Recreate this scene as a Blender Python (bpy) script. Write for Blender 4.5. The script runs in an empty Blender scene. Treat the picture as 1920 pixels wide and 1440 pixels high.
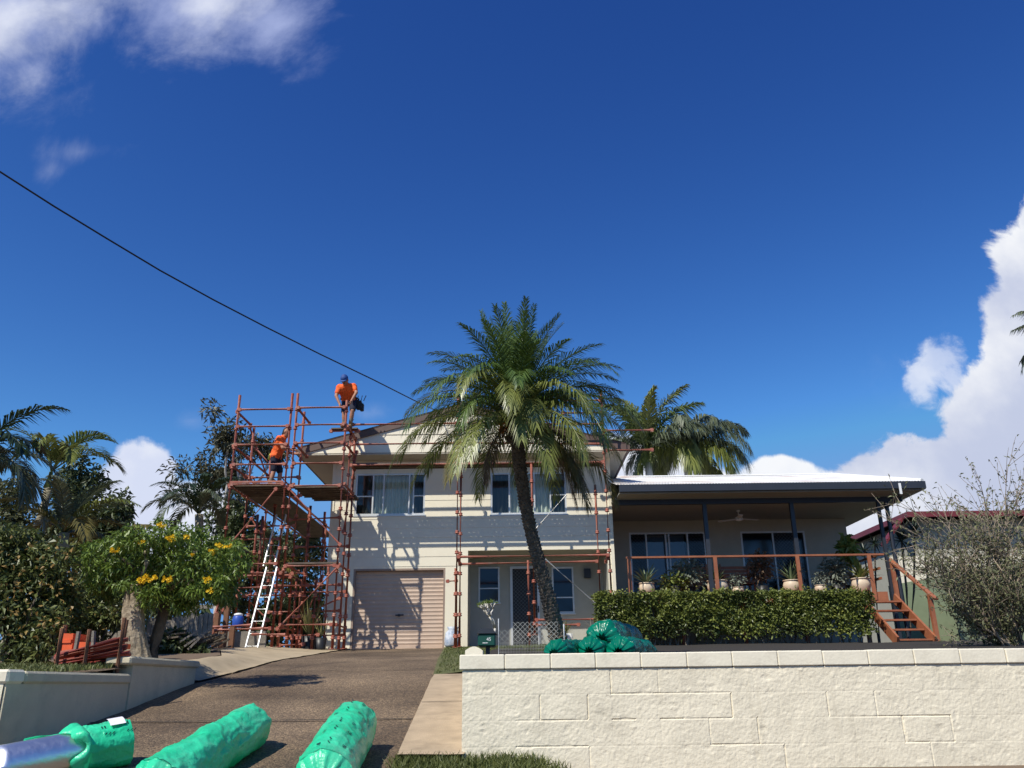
import bpy, math, random
import numpy as np
from mathutils import Vector, Matrix, noise as mnoise

# ------------------------------------------------------------------ camera, sky, sun, exposure
scene = bpy.context.scene
COL = scene.collection
FPX, PITCH, ROLL, EYE = 1550.0, math.radians(20), 0.0125, 1.6
cam = bpy.data.cameras.new('camera')
cam.sensor_fit = 'HORIZONTAL'; cam.sensor_width = 36.0; cam.lens = 36.0 * FPX / 1920.0
cam.clip_start = 0.1; cam.clip_end = 3000
camo = bpy.data.objects.new('camera', cam); COL.objects.link(camo)
camo.matrix_world = Matrix.Translation((0, 0, EYE)) @ Matrix.Rotation(math.pi / 2 + PITCH, 4, 'X') @ Matrix.Rotation(-ROLL, 4, 'Z')
scene.camera = camo
scene.view_settings.view_transform = 'Standard'
scene.view_settings.look = 'None'
scene.view_settings.exposure = 0.0
scene.view_settings.gamma = 1.0
scene.cycles.max_bounces = 8
scene.cycles.transparent_max_bounces = 24

LIGHT = Vector((0.55, 0.70, -1.0)).normalized()        # the way sunlight travels
SUN_EL = math.asin(-LIGHT.z); SUN_ROT = math.atan2(-LIGHT.x, -LIGHT.y)
sun = bpy.data.lights.new('sun', 'SUN'); sun.energy = 5.0; sun.angle = math.radians(0.5); sun.color = (1.0, 0.955, 0.85)
suno = bpy.data.objects.new('sun', sun); COL.objects.link(suno)
suno.location = (-20, -25, 40)
suno.rotation_euler = LIGHT.to_track_quat('-Z', 'Y').to_euler()

def ray(px, py):
    """direction (scaled to y = 1) through a point of the photograph"""
    x = px - 960.0; y = 720.0 - py
    c, s = math.cos(ROLL), math.sin(ROLL)
    x, y = x * c + y * s, -x * s + y * c
    d = Vector((x, FPX * math.cos(PITCH) - y * math.sin(PITCH), FPX * math.sin(PITCH) + y * math.cos(PITCH)))
    return d / d.y
def P(px, py, Y):
    d = ray(px, py) * Y
    return Vector((d.x, d.y, d.z + EYE))
def X(px, py, Y): return P(px, py, Y).x
def Z(px, py, Y): return P(px, py, Y).z

def build_world():
    w = bpy.data.worlds.new('World'); scene.world = w; w.use_nodes = True
    nt = w.node_tree; N = nt.nodes; L = nt.links; N.clear()
    def nd(t, **k):
        n = N.new(t)
        for a, b in k.items(): setattr(n, a, b)
        return n
    def math_(op, a, b=None, c=None, clamp=False):
        n = nd('ShaderNodeMath', operation=op); n.use_clamp = clamp
        for i, v in enumerate((a, b, c)):
            if v is None: continue
            if hasattr(v, 'is_linked'): L.new(v, n.inputs[i])
            else: n.inputs[i].default_value = v
        return n.outputs[0]
    out = nd('ShaderNodeOutputWorld')
    sky = nd('ShaderNodeTexSky', sky_type='NISHITA'); sky.sun_disc = False
    sky.sun_elevation = SUN_EL; sky.sun_rotation = SUN_ROT
    sky.air_density = 1.0; sky.dust_density = 0.3; sky.ozone_density = 3.0
    hs = nd('ShaderNodeHueSaturation'); hs.inputs['Saturation'].default_value = SKY_SAT; hs.inputs['Hue'].default_value = SKY_HUE
    L.new(sky.outputs[0], hs.inputs['Color'])
    bg = nd('ShaderNodeBackground'); bg.inputs[1].default_value = SKY_STR
    sp = nd('ShaderNodeSeparateColor'); L.new(hs.outputs[0], sp.inputs[0]); cc = nd('ShaderNodeCombineColor')
    for i, (a_, g_) in enumerate(SKY_CURVE):                                # deep, contrasty blue of a phone picture
        q = math_('MULTIPLY', sp.outputs[i], SKY_STR); q = math_('POWER', q, g_); q = math_('MULTIPLY', q, a_); q = math_('MINIMUM', q, (.15, .36, .73)[i]); L.new(q, cc.inputs[i])
    L.new(cc.outputs[0], bg.inputs[0]); bg.inputs[1].default_value = 1.0
    tc = nd('ShaderNodeTexCoord')
    sep = nd('ShaderNodeSeparateXYZ'); L.new(tc.outputs['Generated'], sep.inputs[0])
    yy = math_('MAXIMUM', sep.outputs[1], 0.02)
    u = math_('DIVIDE', sep.outputs[0], yy); v = math_('DIVIDE', sep.outputs[2], yy)
    uv = nd('ShaderNodeCombineXYZ'); L.new(u, uv.inputs[0]); L.new(v, uv.inputs[1])
    def fbm(scale, detail, rough=.6, off=(0, 0, 0), dist=0.0):
        m = nd('ShaderNodeVectorMath', operation='ADD'); L.new(uv.outputs[0], m.inputs[0]); m.inputs[1].default_value = off
        n = nd('ShaderNodeTexNoise'); n.inputs['Scale'].default_value = scale; n.inputs['Detail'].default_value = detail
        n.inputs['Roughness'].default_value = rough; n.inputs['Distortion'].default_value = dist
        L.new(m.outputs[0], n.inputs['Vector']); return n.outputs[0]
    def field(blobs):
        acc = None
        for (px, py, rx, ry, a) in blobs:
            c = ray(px, py)
            ru = abs(ray(px + rx, py).x - ray(px - rx, py).x) / 2; rv = abs(ray(px, py - ry).z - ray(px, py + ry).z) / 2
            s = nd('ShaderNodeVectorMath', operation='SUBTRACT'); L.new(uv.outputs[0], s.inputs[0]); s.inputs[1].default_value = (c.x, c.z, 0)
            m = nd('ShaderNodeVectorMath', operation='MULTIPLY'); L.new(s.outputs[0], m.inputs[0]); m.inputs[1].default_value = (1 / ru, 1 / rv, 0)
            ln = nd('ShaderNodeVectorMath', operation='LENGTH'); L.new(m.outputs[0], ln.inputs[0])
            f = math_('MULTIPLY_ADD', ln.outputs['Value'], -a, a)
            acc = f if acc is None else math_('SMOOTH_MAX', acc, f, 0.25)
        return acc
    def ramp(val, lo, hi):
        mr = nd('ShaderNodeMapRange', interpolation_type='SMOOTHSTEP'); L.new(val, mr.inputs[0])
        mr.inputs[1].default_value = lo; mr.inputs[2].default_value = hi; return mr.outputs[0]
    def layer(prev, blobs, amp, lo, hi, scale, opac, c1, c2, off, detail=9, cs=3.0):
        f = field(blobs)
        n = fbm(scale, detail, .63, off, .35)
        d = math_('MULTIPLY_ADD', n, amp, -amp * .5)
        d = math_('ADD', f, d)
        mask = math_('MULTIPLY', ramp(d, lo, hi), opac)
        mx = nd('ShaderNodeMix', data_type='RGBA')
        L.new(ramp(fbm(cs, 6, .55, (off[0] + 3, off[1], 0)), .38, .64), mx.inputs[0])
        mx.inputs[6].default_value = c1 + (1,); mx.inputs[7].default_value = c2 + (1,)
        b = nd('ShaderNodeBackground'); L.new(mx.outputs[2], b.inputs[0]); b.inputs[1].default_value = 1.0
        ms = nd('ShaderNodeMixShader'); L.new(mask, ms.inputs[0]); L.new(prev, ms.inputs[1]); L.new(b.outputs[0], ms.inputs[2])
        return ms.outputs[0]
    s = bg.outputs[0]
    # soft high wisps
    s = layer(s, [(150, 285, 170, 50, 1), (95, 320, 60, 60, 1), (690, 775, 110, 40, 1), (360, 790, 70, 40, .9), (820, 730, 60, 40, .8), (1690, 720, 200, 160, .35), (60, 180, 260, 120, .5)],
              2.2, .35, 2.0, 7.0, .42, (.50, .58, .84), (.72, .78, .94), (1, 2, 0))
    # torn cloud along the top left
    s = layer(s, [(10, 30, 240, 180, 1.5), (60, 130, 120, 70, 1.0), (120, 10, 190, 110, 1.2), (390, 5, 260, 130, 1.35), (520, 50, 110, 100, 1.15), (300, 0, 160, 80, 1)],
              3.0, -.05, 1.45, 4.6, .90, (.40, .47, .76), (.80, .84, .97), (4, 1, 0), 14, 5.0)
    # low pale bank along the horizon and small puffs
    s = layer(s, [(1470, 885, 95, 28, 1), (1290, 905, 150, 40, .9), (250, 945, 95, 110, 1.3), (310, 985, 150, 90, 1.2), (1195, 880, 100, 70, 1.1), (1500, 900, 240, 22, .8)],
              1.7, .0, .30, 8.0, .95, (.70, .75, .92), (.97, .98, 1.0), (7, 3, 0), 8, 6.0)
    s = layer(s, [(1752, 675, 62, 44, 1.2), (1728, 708, 34, 50, 1.1), (1786, 703, 30, 44, 1)], 3.4, -.1, .9, 18.0, .8, (.62, .70, .90), (.85, .89, .98), (3, 5, 0), 9, 9.0)
    # tall cumulus at the right
    s = layer(s, [(1995, 560, 125, 220, 1.4), (1935, 660, 112, 150, 1.3), (1915, 790, 180, 130, 1.3), (1830, 890, 205, 100, 1.3), (1720, 940, 170, 110, 1.4), (1640, 985, 150, 90, 1.2), (1950, 500, 55, 80, 1.0), (1850, 1000, 300, 150, 1.4)],
              1.75, .0, .22, 8.0, .97, (.56, .61, .78), (.97, .98, 1.0), (2, 8, 0), 12, 3.2)
    L.new(s, out.inputs[0])
SKY_SAT, SKY_HUE, SKY_STR = 1.12, 0.505, 0.085
SKY_CURVE = ((3.9, 1.75), (3.6, 1.65), (2.25, 1.3))
build_world()

# ------------------------------------------------------------------ helpers: materials
def mat(name, col, rough=.6, metal=0.0, var=.12, vscale=5.0, bump=0.0, bscale=60.0, spec=.5, transl=0.0, island=0.0, col2=None, stain=None, sscale=1.5, coat=0.0):
    """Principled surface whose colour varies with noise (col..col2), optional stains, leaf-by-leaf variation and translucency"""
    m = bpy.data.materials.new(name); m.use_nodes = True
    nt = m.node_tree; N = nt.nodes; L = nt.links; bs = N['Principled BSDF']; out = N['Material Output']
    c2 = col2 or tuple(min(1, c * (1 + var)) for c in col); c1 = col if col2 else tuple(c * (1 - var) for c in col)
    tc = N.new('ShaderNodeTexCoord')
    no = N.new('ShaderNodeTexNoise'); no.inputs['Scale'].default_value = vscale; no.inputs['Detail'].default_value = 6; no.inputs['Roughness'].default_value = .6
    L.new(tc.outputs['Object'], no.inputs['Vector'])
    mr = N.new('ShaderNodeMapRange'); mr.inputs[1].default_value = .3; mr.inputs[2].default_value = .7; L.new(no.outputs[0], mr.inputs[0])
    fac = mr.outputs[0]
    if island:
        g = N.new('ShaderNodeNewGeometry')
        a = N.new('ShaderNodeMath'); a.operation = 'MULTIPLY_ADD'; L.new(g.outputs['Random Per Island'], a.inputs[0]); a.inputs[1].default_value = island
        b = N.new('ShaderNodeMath'); b.operation = 'MULTIPLY'; L.new(fac, b.inputs[0]); b.inputs[1].default_value = 1 - island
        L.new(b.outputs[0], a.inputs[2]); fac = a.outputs[0]
    mx = N.new('ShaderNodeMix'); mx.data_type = 'RGBA'; L.new(fac, mx.inputs[0])
    mx.inputs[6].default_value = c1 + (1,); mx.inputs[7].default_value = c2 + (1,)
    colour = mx.outputs[2]
    if stain:
        n2 = N.new('ShaderNodeTexNoise'); n2.inputs['Scale'].default_value = sscale; n2.inputs['Detail'].default_value = 8; n2.inputs['Roughness'].default_value = .7
        L.new(tc.outputs['Object'], n2.inputs['Vector'])
        m2 = N.new('ShaderNodeMapRange'); m2.inputs[1].default_value = .52; m2.inputs[2].default_value = .75; m2.inputs[4].default_value = stain[3]; L.new(n2.outputs[0], m2.inputs[0])
        x2 = N.new('ShaderNodeMix'); x2.data_type = 'RGBA'; L.new(m2.outputs[0], x2.inputs[0]); L.new(colour, x2.inputs[6]); x2.inputs[7].default_value = tuple(stain[:3]) + (1,)
        colour = x2.outputs[2]
    L.new(colour, bs.inputs['Base Color'])
    bs.inputs['Roughness'].default_value = rough; bs.inputs['Metallic'].default_value = metal
    bs.inputs['Specular IOR Level'].default_value = spec; bs.inputs['Coat Weight'].default_value = coat
    if bump:
        n3 = N.new('ShaderNodeTexNoise'); n3.inputs['Scale'].default_value = bscale; n3.inputs['Detail'].default_value = 5
        L.new(tc.outputs['Object'], n3.inputs['Vector'])
        bp = N.new('ShaderNodeBump'); bp.inputs['Strength'].default_value = bump; bp.inputs['Distance'].default_value = .02
        L.new(n3.outputs[0], bp.inputs['Height']); L.new(bp.outputs[0], bs.inputs['Normal'])
    if transl:
        t = N.new('ShaderNodeBsdfTranslucent'); L.new(colour, t.inputs[0])
        ms = N.new('ShaderNodeMixShader'); ms.inputs[0].default_value = transl
        L.new(bs.outputs[0], ms.inputs[1]); L.new(t.outputs[0], ms.inputs[2]); L.new(ms.outputs[0], out.inputs[0])
    return m

def glass_mat(name, tint, refl=.12, rough=.02):
    m = bpy.data.materials.new(name); m.use_nodes = True
    nt = m.node_tree; N = nt.nodes; L = nt.links; N.remove(N['Principled BSDF']); out = N['Material Output']
    t = N.new('ShaderNodeBsdfTransparent'); t.inputs[0].default_value = tint + (1,)
    g = N.new('ShaderNodeBsdfGlossy'); g.inputs['Roughness'].default_value = rough; g.inputs[0].default_value = (.9, .95, 1, 1)
    lw = N.new('ShaderNodeLayerWeight'); lw.inputs[0].default_value = .3
    a = N.new('ShaderNodeMath'); a.operation = 'MULTIPLY_ADD'; L.new(lw.outputs['Facing'], a.inputs[0]); a.inputs[1].default_value = .35; a.inputs[2].default_value = refl; a.use_clamp = True
    ms = N.new('ShaderNodeMixShader'); L.new(a.outputs[0], ms.inputs[0]); L.new(t.outputs[0], ms.inputs[1]); L.new(g.outputs[0], ms.inputs[2])
    L.new(ms.outputs[0], out.inputs[0]); return m

M = dict(
    soil=mat('dry soil', (.16, .11, .07), .95, bump=.6, bscale=30),
    mulch=mat('dark mulch', (.035, .028, .02), .95, bump=.8, bscale=40),
    lawn=mat('lawn', (.085, .10, .030), .9, col2=(.16, .15, .06), vscale=3, bump=.8, bscale=90),
    asphalt=mat('asphalt', (.05, .05, .05), .9, bump=.4, bscale=120),
    concrete=mat('path concrete', (.43, .325, .215), .9, var=.2, vscale=3, bump=.35, bscale=70, stain=(.20, .15, .095, .85), sscale=1.7),
    apron=mat('sandy concrete', (.42, .33, .21), .9, var=.15, vscale=2, bump=.3, bscale=50, stain=(.25, .18, .10, .6)),
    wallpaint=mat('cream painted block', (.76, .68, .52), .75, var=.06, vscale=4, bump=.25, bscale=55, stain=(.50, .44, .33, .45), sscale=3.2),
    wallold_shaded=mat('shade-toned weathered cream', (.58, .51, .36), .8, var=.08, vscale=3, bump=.25, bscale=40, stain=(.30, .29, .22, .6), sscale=1.6),  # weathered paint, also greyed to deepen the shade on the driveway side
    coping=mat('cream painted coping', (.78, .71, .56), .7, var=.05, vscale=5, bump=.15, bscale=40, stain=(.48, .42, .32, .5), sscale=4.5),
    cream=mat('cream weatherboard', (.80, .73, .57), .6, var=.035, vscale=1.2, stain=(.58, .51, .38, .4), sscale=1.3),
    render=mat('cream render', (.78, .71, .56), .75, var=.05, vscale=2, bump=.1, stain=(.55, .48, .36, .3)),
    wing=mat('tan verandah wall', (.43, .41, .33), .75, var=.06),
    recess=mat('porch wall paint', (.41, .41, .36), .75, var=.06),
    soffit=mat('soffit sheet', (.50, .45, .36), .8, var=.04),
    ceiling=mat('verandah ceiling', (.33, .32, .28), .8, var=.04),
    barge=mat('brown barge paint', (.12, .075, .06), .6, var=.12),
    roofbrown=mat('brown roof sheet', (.10, .06, .05), .5, var=.15),
    roofwhite=mat('pale roof sheet', (.78, .77, .74), .45, var=.03, stain=(.45, .22, .10, .75), sscale=.9),
    charcoal=mat('charcoal steel', (.028, .032, .042), .45, var=.1),
    garage=mat('pink beige roller door', (.53, .40, .305), .5, var=.05, stain=(.36, .25, .18, .35), sscale=2),
    garageframe=mat('door frame paint', (.30, .22, .17), .6),
    alu=mat('window aluminium', (.62, .63, .62), .4, metal=.3, var=.04),
    alubright=mat('ladder aluminium', (.62, .63, .64), .4, metal=.35, var=.06),
    white=mat('white paint', (.80, .80, .78), .5, var=.03),
    curtain=mat('curtain cloth', (.74, .78, .66), .9, var=.10, vscale=3, transl=.25),
    inside=mat('dark room', (.06, .06, .065), .9),
    flyscreen=mat('security mesh', (.02, .02, .022), .5),
    timber=mat('oiled red timber', (.26, .085, .040), .5, col2=(.38, .14, .065), vscale=4, bump=.15, bscale=30),
    oldwood=mat('weathered timber', (.16, .14, .115), .9, col2=(.30, .26, .21), vscale=5, bump=.5, bscale=30),
    brownwood=mat('brown timber post', (.13, .055, .028), .8, col2=(.24, .11, .055), vscale=6, bump=.3),
    steelred=mat('red oxide scaffold tube', (.28, .060, .036), .6, col2=(.44, .15, .095), vscale=4, stain=(.35, .27, .22, .55), sscale=5),
    steelgrey=mat('galvanised tube', (.45, .44, .42), .45, metal=.5, var=.15),
    plank=mat('scaffold plank', (.085, .062, .048), .8, col2=(.17, .13, .095), vscale=4, bump=.3),
    orange=mat('orange painted steel', (.75, .115, .03), .5, var=.15),
    film=mat('green plastic film', (.010, .60, .28), .3, col2=(.08, .80, .45), vscale=2.2, bump=.3, bscale=45, spec=.5, transl=.18, stain=(.24, .50, .36, .6), sscale=2.0),
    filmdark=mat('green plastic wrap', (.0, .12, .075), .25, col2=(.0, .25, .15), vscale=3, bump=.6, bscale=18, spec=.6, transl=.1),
    foil=mat('silver foil facing', (.80, .80, .84), .38, metal=1.0, var=.05, bump=.25, bscale=14),
    wool=mat('insulation wool', (.42, .55, .40), .95, var=.35, vscale=40, bump=1, bscale=90),
    ink=mat('black print', (.01, .03, .025), .4),
    inksoft=mat('faded print', (.02, .16, .12), .4),
    label=mat('paper label', (.80, .76, .80), .7),
    cable=mat('black cable', (.012, .012, .016), .6),
    pot=mat('cream glazed pot', (.60, .46, .32), .5, col2=(.74, .60, .44), vscale=5, stain=(.36, .24, .15, .5), sscale=4),
    blackpot=mat('black plastic pot', (.02, .02, .022), .45),
    bark=mat('pale furrowed bark', (.15, .115, .075), .95, col2=(.46, .38, .27), vscale=14, bump=1, bscale=25),
    darkbark=mat('dark bark', (.07, .055, .04), .95, col2=(.15, .12, .09), vscale=8, bump=1, bscale=25),
    palmbark=mat('palm trunk fibre', (.05, .038, .028), .95, col2=(.19, .15, .11), vscale=14, bump=1, bscale=40),
    palmring=mat('ringed palm trunk', (.22, .19, .12), .85, col2=(.36, .32, .22), vscale=6, bump=.5, bscale=30),
    gumbark=mat('smooth white gum bark', (.52, .48, .42), .8, col2=(.72, .68, .62), vscale=4),
    blue=mat('blue plastic', (.03, .09, .42), .4),
    darkgreen=mat('dark green metal', (.008, .065, .045), .4, var=.15),
    greenfence=mat('sage green sheet', (.22, .26, .15), .6, var=.08),
    maroon=mat('maroon fascia', (.17, .028, .032), .5),
    shirt=mat('orange work shirt', (.85, .13, .02), .8, var=.1, bump=.2, bscale=25),
    navy=mat('navy shorts', (.012, .014, .03), .85, var=.2),
    skin=mat('skin', (.42, .20, .12), .6, var=.08),
    hair=mat('dark hair', (.018, .012, .01), .7),
    capblue=mat('blue cap', (.02, .07, .26), .7),
    boot=mat('tan work boot', (.30, .18, .08), .8),
    sock=mat('grey sock', (.20, .18, .15), .9),
    leather=mat('black leather', (.015, .014, .014), .6),
    hivis=mat('yellow glove', (.75, .72, .10), .7),
    wire=mat('white coated wire', (.50, .50, .45), .5),
    flower=mat('yellow blossom', (.78, .46, .008), .6, col2=(.92, .70, .03), island=.8, transl=.2),
    redbrick=mat('old red tube', (.30, .045, .03), .6),
    stone=mat('pale stone', (.45, .42, .36), .9, bump=.5),
)
def leafmat(name, a, b, rough=.45, tr=.22, isl=.7):
    return mat(name, a, rough, col2=b, vscale=1.3, transl=tr, island=isl)
M.update(
    palmleaf=leafmat('glossy palm leaf', (.028, .062, .013), (.14, .205, .042), .33, .15),
    palmmid=leafmat('olive palm leaf', (.070, .095, .018), (.30, .32, .085), .38, .18),
    palmold=leafmat('ageing palm leaf', (.09, .085, .02), (.25, .20, .055), .5, .2),
    palmdead=leafmat('dead palm leaf', (.07, .045, .025), (.20, .13, .075), .8, .1),
    palmgrey=leafmat('grey green palm leaf', (.055, .080, .045), (.19, .21, .125), .45, .18),
    palmdark=leafmat('dark palm leaf', (.012, .026, .010), (.045, .07, .022), .4, .15),
    kingleaf=leafmat('light palm leaf', (.07, .11, .026), (.22, .27, .09), .42, .3),
    treedark=leafmat('dark tree leaf', (.026, .044, .015), (.11, .135, .045), .5, .15),
    treeolive=leafmat('olive tree leaf', (.04, .05, .016), (.14, .145, .05), .5, .2),
    gumleaf=leafmat('gum leaf', (.04, .045, .02), (.12, .11, .055), .5, .2),
    shrub=leafmat('mottled shrub leaf', (.034, .058, .014), (.19, .21, .06), .45, .18),
    autumn=leafmat('yellowing leaf', (.25, .14, .03), (.50, .36, .12), .5, .25),
    trumpet=leafmat('fresh green leaf', (.06, .105, .015), (.24, .33, .055), .42, .25),
    hedge=leafmat('hedge leaf', (.046, .075, .014), (.31, .34, .08), .42, .2),
    hedgelime=leafmat('new hedge leaf', (.09, .115, .02), (.38, .39, .09), .42, .25),
    hedgedeep=leafmat('old hedge leaf', (.025, .045, .010), (.13, .15, .04), .45, .15),
    agave=leafmat('agave leaf', (.07, .115, .06), (.26, .31, .15), .45, .1),
    greyplant=leafmat('grey foliage', (.09, .11, .08), (.32, .35, .27), .6, .15),
    redplant=leafmat('bronze foliage', (.07, .045, .03), (.24, .17, .11), .5, .2),
    dracaena=leafmat('strap leaf', (.012, .028, .014), (.045, .065, .035), .4, .1),
    twigleaf=leafmat('sparse small leaf', (.075, .085, .035), (.25, .25, .12), .6, .2),
    limeleaf=leafmat('lime leaf', (.10, .16, .03), (.24, .30, .08), .45, .3),
    sansev=leafmat('striped sword leaf', (.10, .11, .03), (.42, .40, .16), .45, .1),
    grassblade=leafmat('grass blade', (.06, .085, .018), (.19, .20, .06), .55, .25),
)

# ------------------------------------------------------------------ helpers: meshes and things
OFF = {}
def frame(d):
    d = Vector(d).normalized()
    up = Vector((0, 0, 1)) if abs(d.z) < .95 else Vector((1, 0, 0))
    a = d.cross(up).normalized(); b = a.cross(d).normalized()
    return d, a, b
class MB:
    def __init__(s): s.v = []; s.f = []; s.mi = []; s.cur = 0
    def add(s, vs, fs):
        o = len(s.v); s.v += [tuple(p) for p in vs]; s.f += [tuple(i + o for i in f) for f in fs]; s.mi += [s.cur] * len(fs)
    def box(s, x0, x1, y0, y1, z0, z1):
        s.add([(x0, y0, z0), (x1, y0, z0), (x1, y1, z0), (x0, y1, z0), (x0, y0, z1), (x1, y0, z1), (x1, y1, z1), (x0, y1, z1)],
              [(0, 3, 2, 1), (4, 5, 6, 7), (0, 1, 5, 4), (1, 2, 6, 5), (2, 3, 7, 6), (3, 0, 4, 7)]); return s
    def bbox(s, x0, x1, y0, y1, z0, z1, b=.008):
        """box with chamfered edges"""
        vs = []; idx = {}
        for ix, x in enumerate((x0, x1)):
            for iy, y in enumerate((y0, y1)):
                for iz, z in enumerate((z0, z1)):
                    sx, sy, sz = (1, -1)[ix], (1, -1)[iy], (1, -1)[iz]
                    for ax in range(3):
                        p = [x, y, z]
                        for k, sg in enumerate((sx, sy, sz)):
                            if k != ax: p[k] += sg * b
                        idx[(ix, iy, iz, ax)] = len(vs); vs.append(tuple(p))
        fs = []
        for ax in range(3):
            o = [k for k in range(3) if k != ax]
            for sd in (0, 1):
                q = []
                for a, c in ((0, 0), (1, 0), (1, 1), (0, 1)):
                    k = [0, 0, 0]; k[ax] = sd; k[o[0]] = a; k[o[1]] = c
                    q.append(idx[(k[0], k[1], k[2], ax)])
                fs.append(tuple(q))
        for ax in range(3):
            o = [k for k in range(3) if k != ax]
            for a in (0, 1):
                for c in (0, 1):
                    k0 = [0, 0, 0]; k1 = [0, 0, 0]; k0[o[0]] = k1[o[0]] = a; k0[o[1]] = k1[o[1]] = c; k1[ax] = 1
                    fs.append((idx[tuple(k0) + (o[0],)], idx[tuple(k1) + (o[0],)], idx[tuple(k1) + (o[1],)], idx[tuple(k0) + (o[1],)]))
        for ix in (0, 1):
            for iy in (0, 1):
                for iz in (0, 1): fs.append(tuple(idx[(ix, iy, iz, a)] for a in range(3)))
        s.add(vs, fs); return s
    def bar(s, p0, p1, w, h, up=None):
        """rectangular bar from p0 to p1, w across, h along up"""
        p0 = Vector(p0); p1 = Vector(p1); d, a, b = frame(p1 - p0)
        if up is not None:
            b = Vector(up) - d * d.dot(Vector(up)); b.normalize(); a = d.cross(b)
        vs = []
        for p in (p0, p1):
            for sa, sb in ((-1, -1), (1, -1), (1, 1), (-1, 1)): vs.append(p + a * (w / 2 * sa) + b * (h / 2 * sb))
        s.add(vs, [(3, 2, 1, 0), (4, 5, 6, 7), (0, 1, 5, 4), (1, 2, 6, 5), (2, 3, 7, 6), (3, 0, 4, 7)]); return s
    def tube(s, pts, r, n=8, caps=True):
        """round tube along points; r a number or one radius per point"""
        pts = [Vector(p) for p in pts]; k = len(pts)
        rs = r if isinstance(r, (list, tuple)) else [r] * k
        vs = []; prev = None
        for i, p in enumerate(pts):
            t = (pts[min(i + 1, k - 1)] - pts[max(i - 1, 0)])
            d, a, b = frame(t)
            if prev is not None:
                a = prev - d * d.dot(prev)
                if a.length < 1e-6: _, a, _ = frame(t)
                a.normalize(); b = d.cross(a)
            prev = a
            for j in range(n):
                an = 2 * math.pi * j / n; vs.append(p + (a * math.cos(an) + b * math.sin(an)) * rs[i])
        fs = [(i * n + j, i * n + (j + 1) % n, (i + 1) * n + (j + 1) % n, (i + 1) * n + j) for i in range(k - 1) for j in range(n)]
        if caps: fs += [tuple(reversed(range(n))), tuple((k - 1) * n + j for j in range(n))]
        s.add(vs, fs); return s
    def lathe(s, prof, c, n=20, caps=True):
        c = Vector(c); vs = []
        for (r, z) in prof:
            for j in range(n):
                a = 2 * math.pi * j / n; vs.append(c + Vector((r * math.cos(a), r * math.sin(a), z)))
        k = len(prof)
        fs = [(i * n + j, i * n + (j + 1) % n, (i + 1) * n + (j + 1) % n, (i + 1) * n + j) for i in range(k - 1) for j in range(n)]
        if caps: fs += [tuple(reversed(range(n))), tuple((k - 1) * n + j for j in range(n))]
        s.add(vs, fs); return s
    def capsule(s, p0, p1, r0, r1, n=12, m=4, squash=None):
        """closed tapered capsule (for bodies, merged later into one skin)"""
        p0 = Vector(p0); p1 = Vector(p1); d, a, b = frame(p1 - p0 if (p1 - p0).length > 1e-6 else (0, 0, 1))
        rings = []
        for i in range(m + 1):
            t = math.pi / 2 * i / m; rings.append((p0 - d * r0 * math.cos(t), max(r0 * math.sin(t), 1e-4)))
        for i in range(m + 1):
            t = math.pi / 2 * i / m; rings.append((p1 + d * r1 * math.sin(t), max(r1 * math.cos(t), 1e-4)))
        vs = []
        for c, r in rings:
            for j in range(n):
                an = 2 * math.pi * j / n; o = (a * math.cos(an) + b * math.sin(an)) * r
                if squash: o = Vector((o.x * squash[0], o.y * squash[1], o.z * squash[2]))
                vs.append(c + o)
        k = len(rings)
        fs = [(i * n + j, i * n + (j + 1) % n, (i + 1) * n + (j + 1) % n, (i + 1) * n + j) for i in range(k - 1) for j in range(n)]
        fs += [tuple(reversed(range(n))), tuple((k - 1) * n + j for j in range(n))]
        s.add(vs, fs); return s
    def prism(s, poly, axis, a0, a1):
        """polygon (2-D points in the other two axes) pushed along an axis"""
        n = len(poly)
        def put(p, a):
            q = list(p); q.insert(axis, a); return tuple(q)
        vs = [put(p, a0) for p in poly] + [put(p, a1) for p in poly]
        s.add(vs, [tuple(range(n)), tuple(reversed(range(n, 2 * n)))] + [(i, (i + 1) % n, n + (i + 1) % n, n + i)[::-1] for i in range(n)]); return s
    def grid(s, xs, ys, fz):
        vs = [(x, y, fz(x, y)) for y in ys for x in xs]; n = len(xs)
        s.add(vs, [(j * n + i, j * n + i + 1, (j + 1) * n + i + 1, (j + 1) * n + i) for j in range(len(ys) - 1) for i in range(n - 1)]); return s
    def build(s, name, m, parent=None, smooth=False, kind=None, bevel=0.0):
        me = bpy.data.meshes.new(name)
        off = OFF.get(parent.name, Vector()) if parent is not None else Vector()
        vs = s.v if off.length == 0 else [(x - off.x, y - off.y, z - off.z) for x, y, z in s.v]
        me.from_pydata(vs, [], s.f)
        for mm in (m if isinstance(m, (list, tuple)) else [m]): me.materials.append(mm)
        if any(s.mi): me.polygons.foreach_set('material_index', s.mi)
        if smooth:
            me.polygons.foreach_set('use_smooth', [True] * len(me.polygons))
        me.update()
        o = bpy.data.objects.new(name, me); COL.objects.link(o)
        if parent is not None: o.parent = parent
        OFF[o.name] = off
        if kind: o['kind'] = kind
        if bevel:
            b = o.modifiers.new('bevel', 'BEVEL'); b.width = bevel; b.segments = 2; b.limit_method = 'ANGLE'
        return o
def tag(o, label, cat, group=None, kind=None):
    o['label'] = label; o['category'] = cat
    if group: o['group'] = group
    if kind: o['kind'] = kind
    return o
def thing(name, loc, label, cat, group=None):
    o = bpy.data.objects.new(name, None); COL.objects.link(o); o.location = loc; o.empty_display_size = .2
    OFF[o.name] = Vector(loc); return tag(o, label, cat, group)
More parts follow.
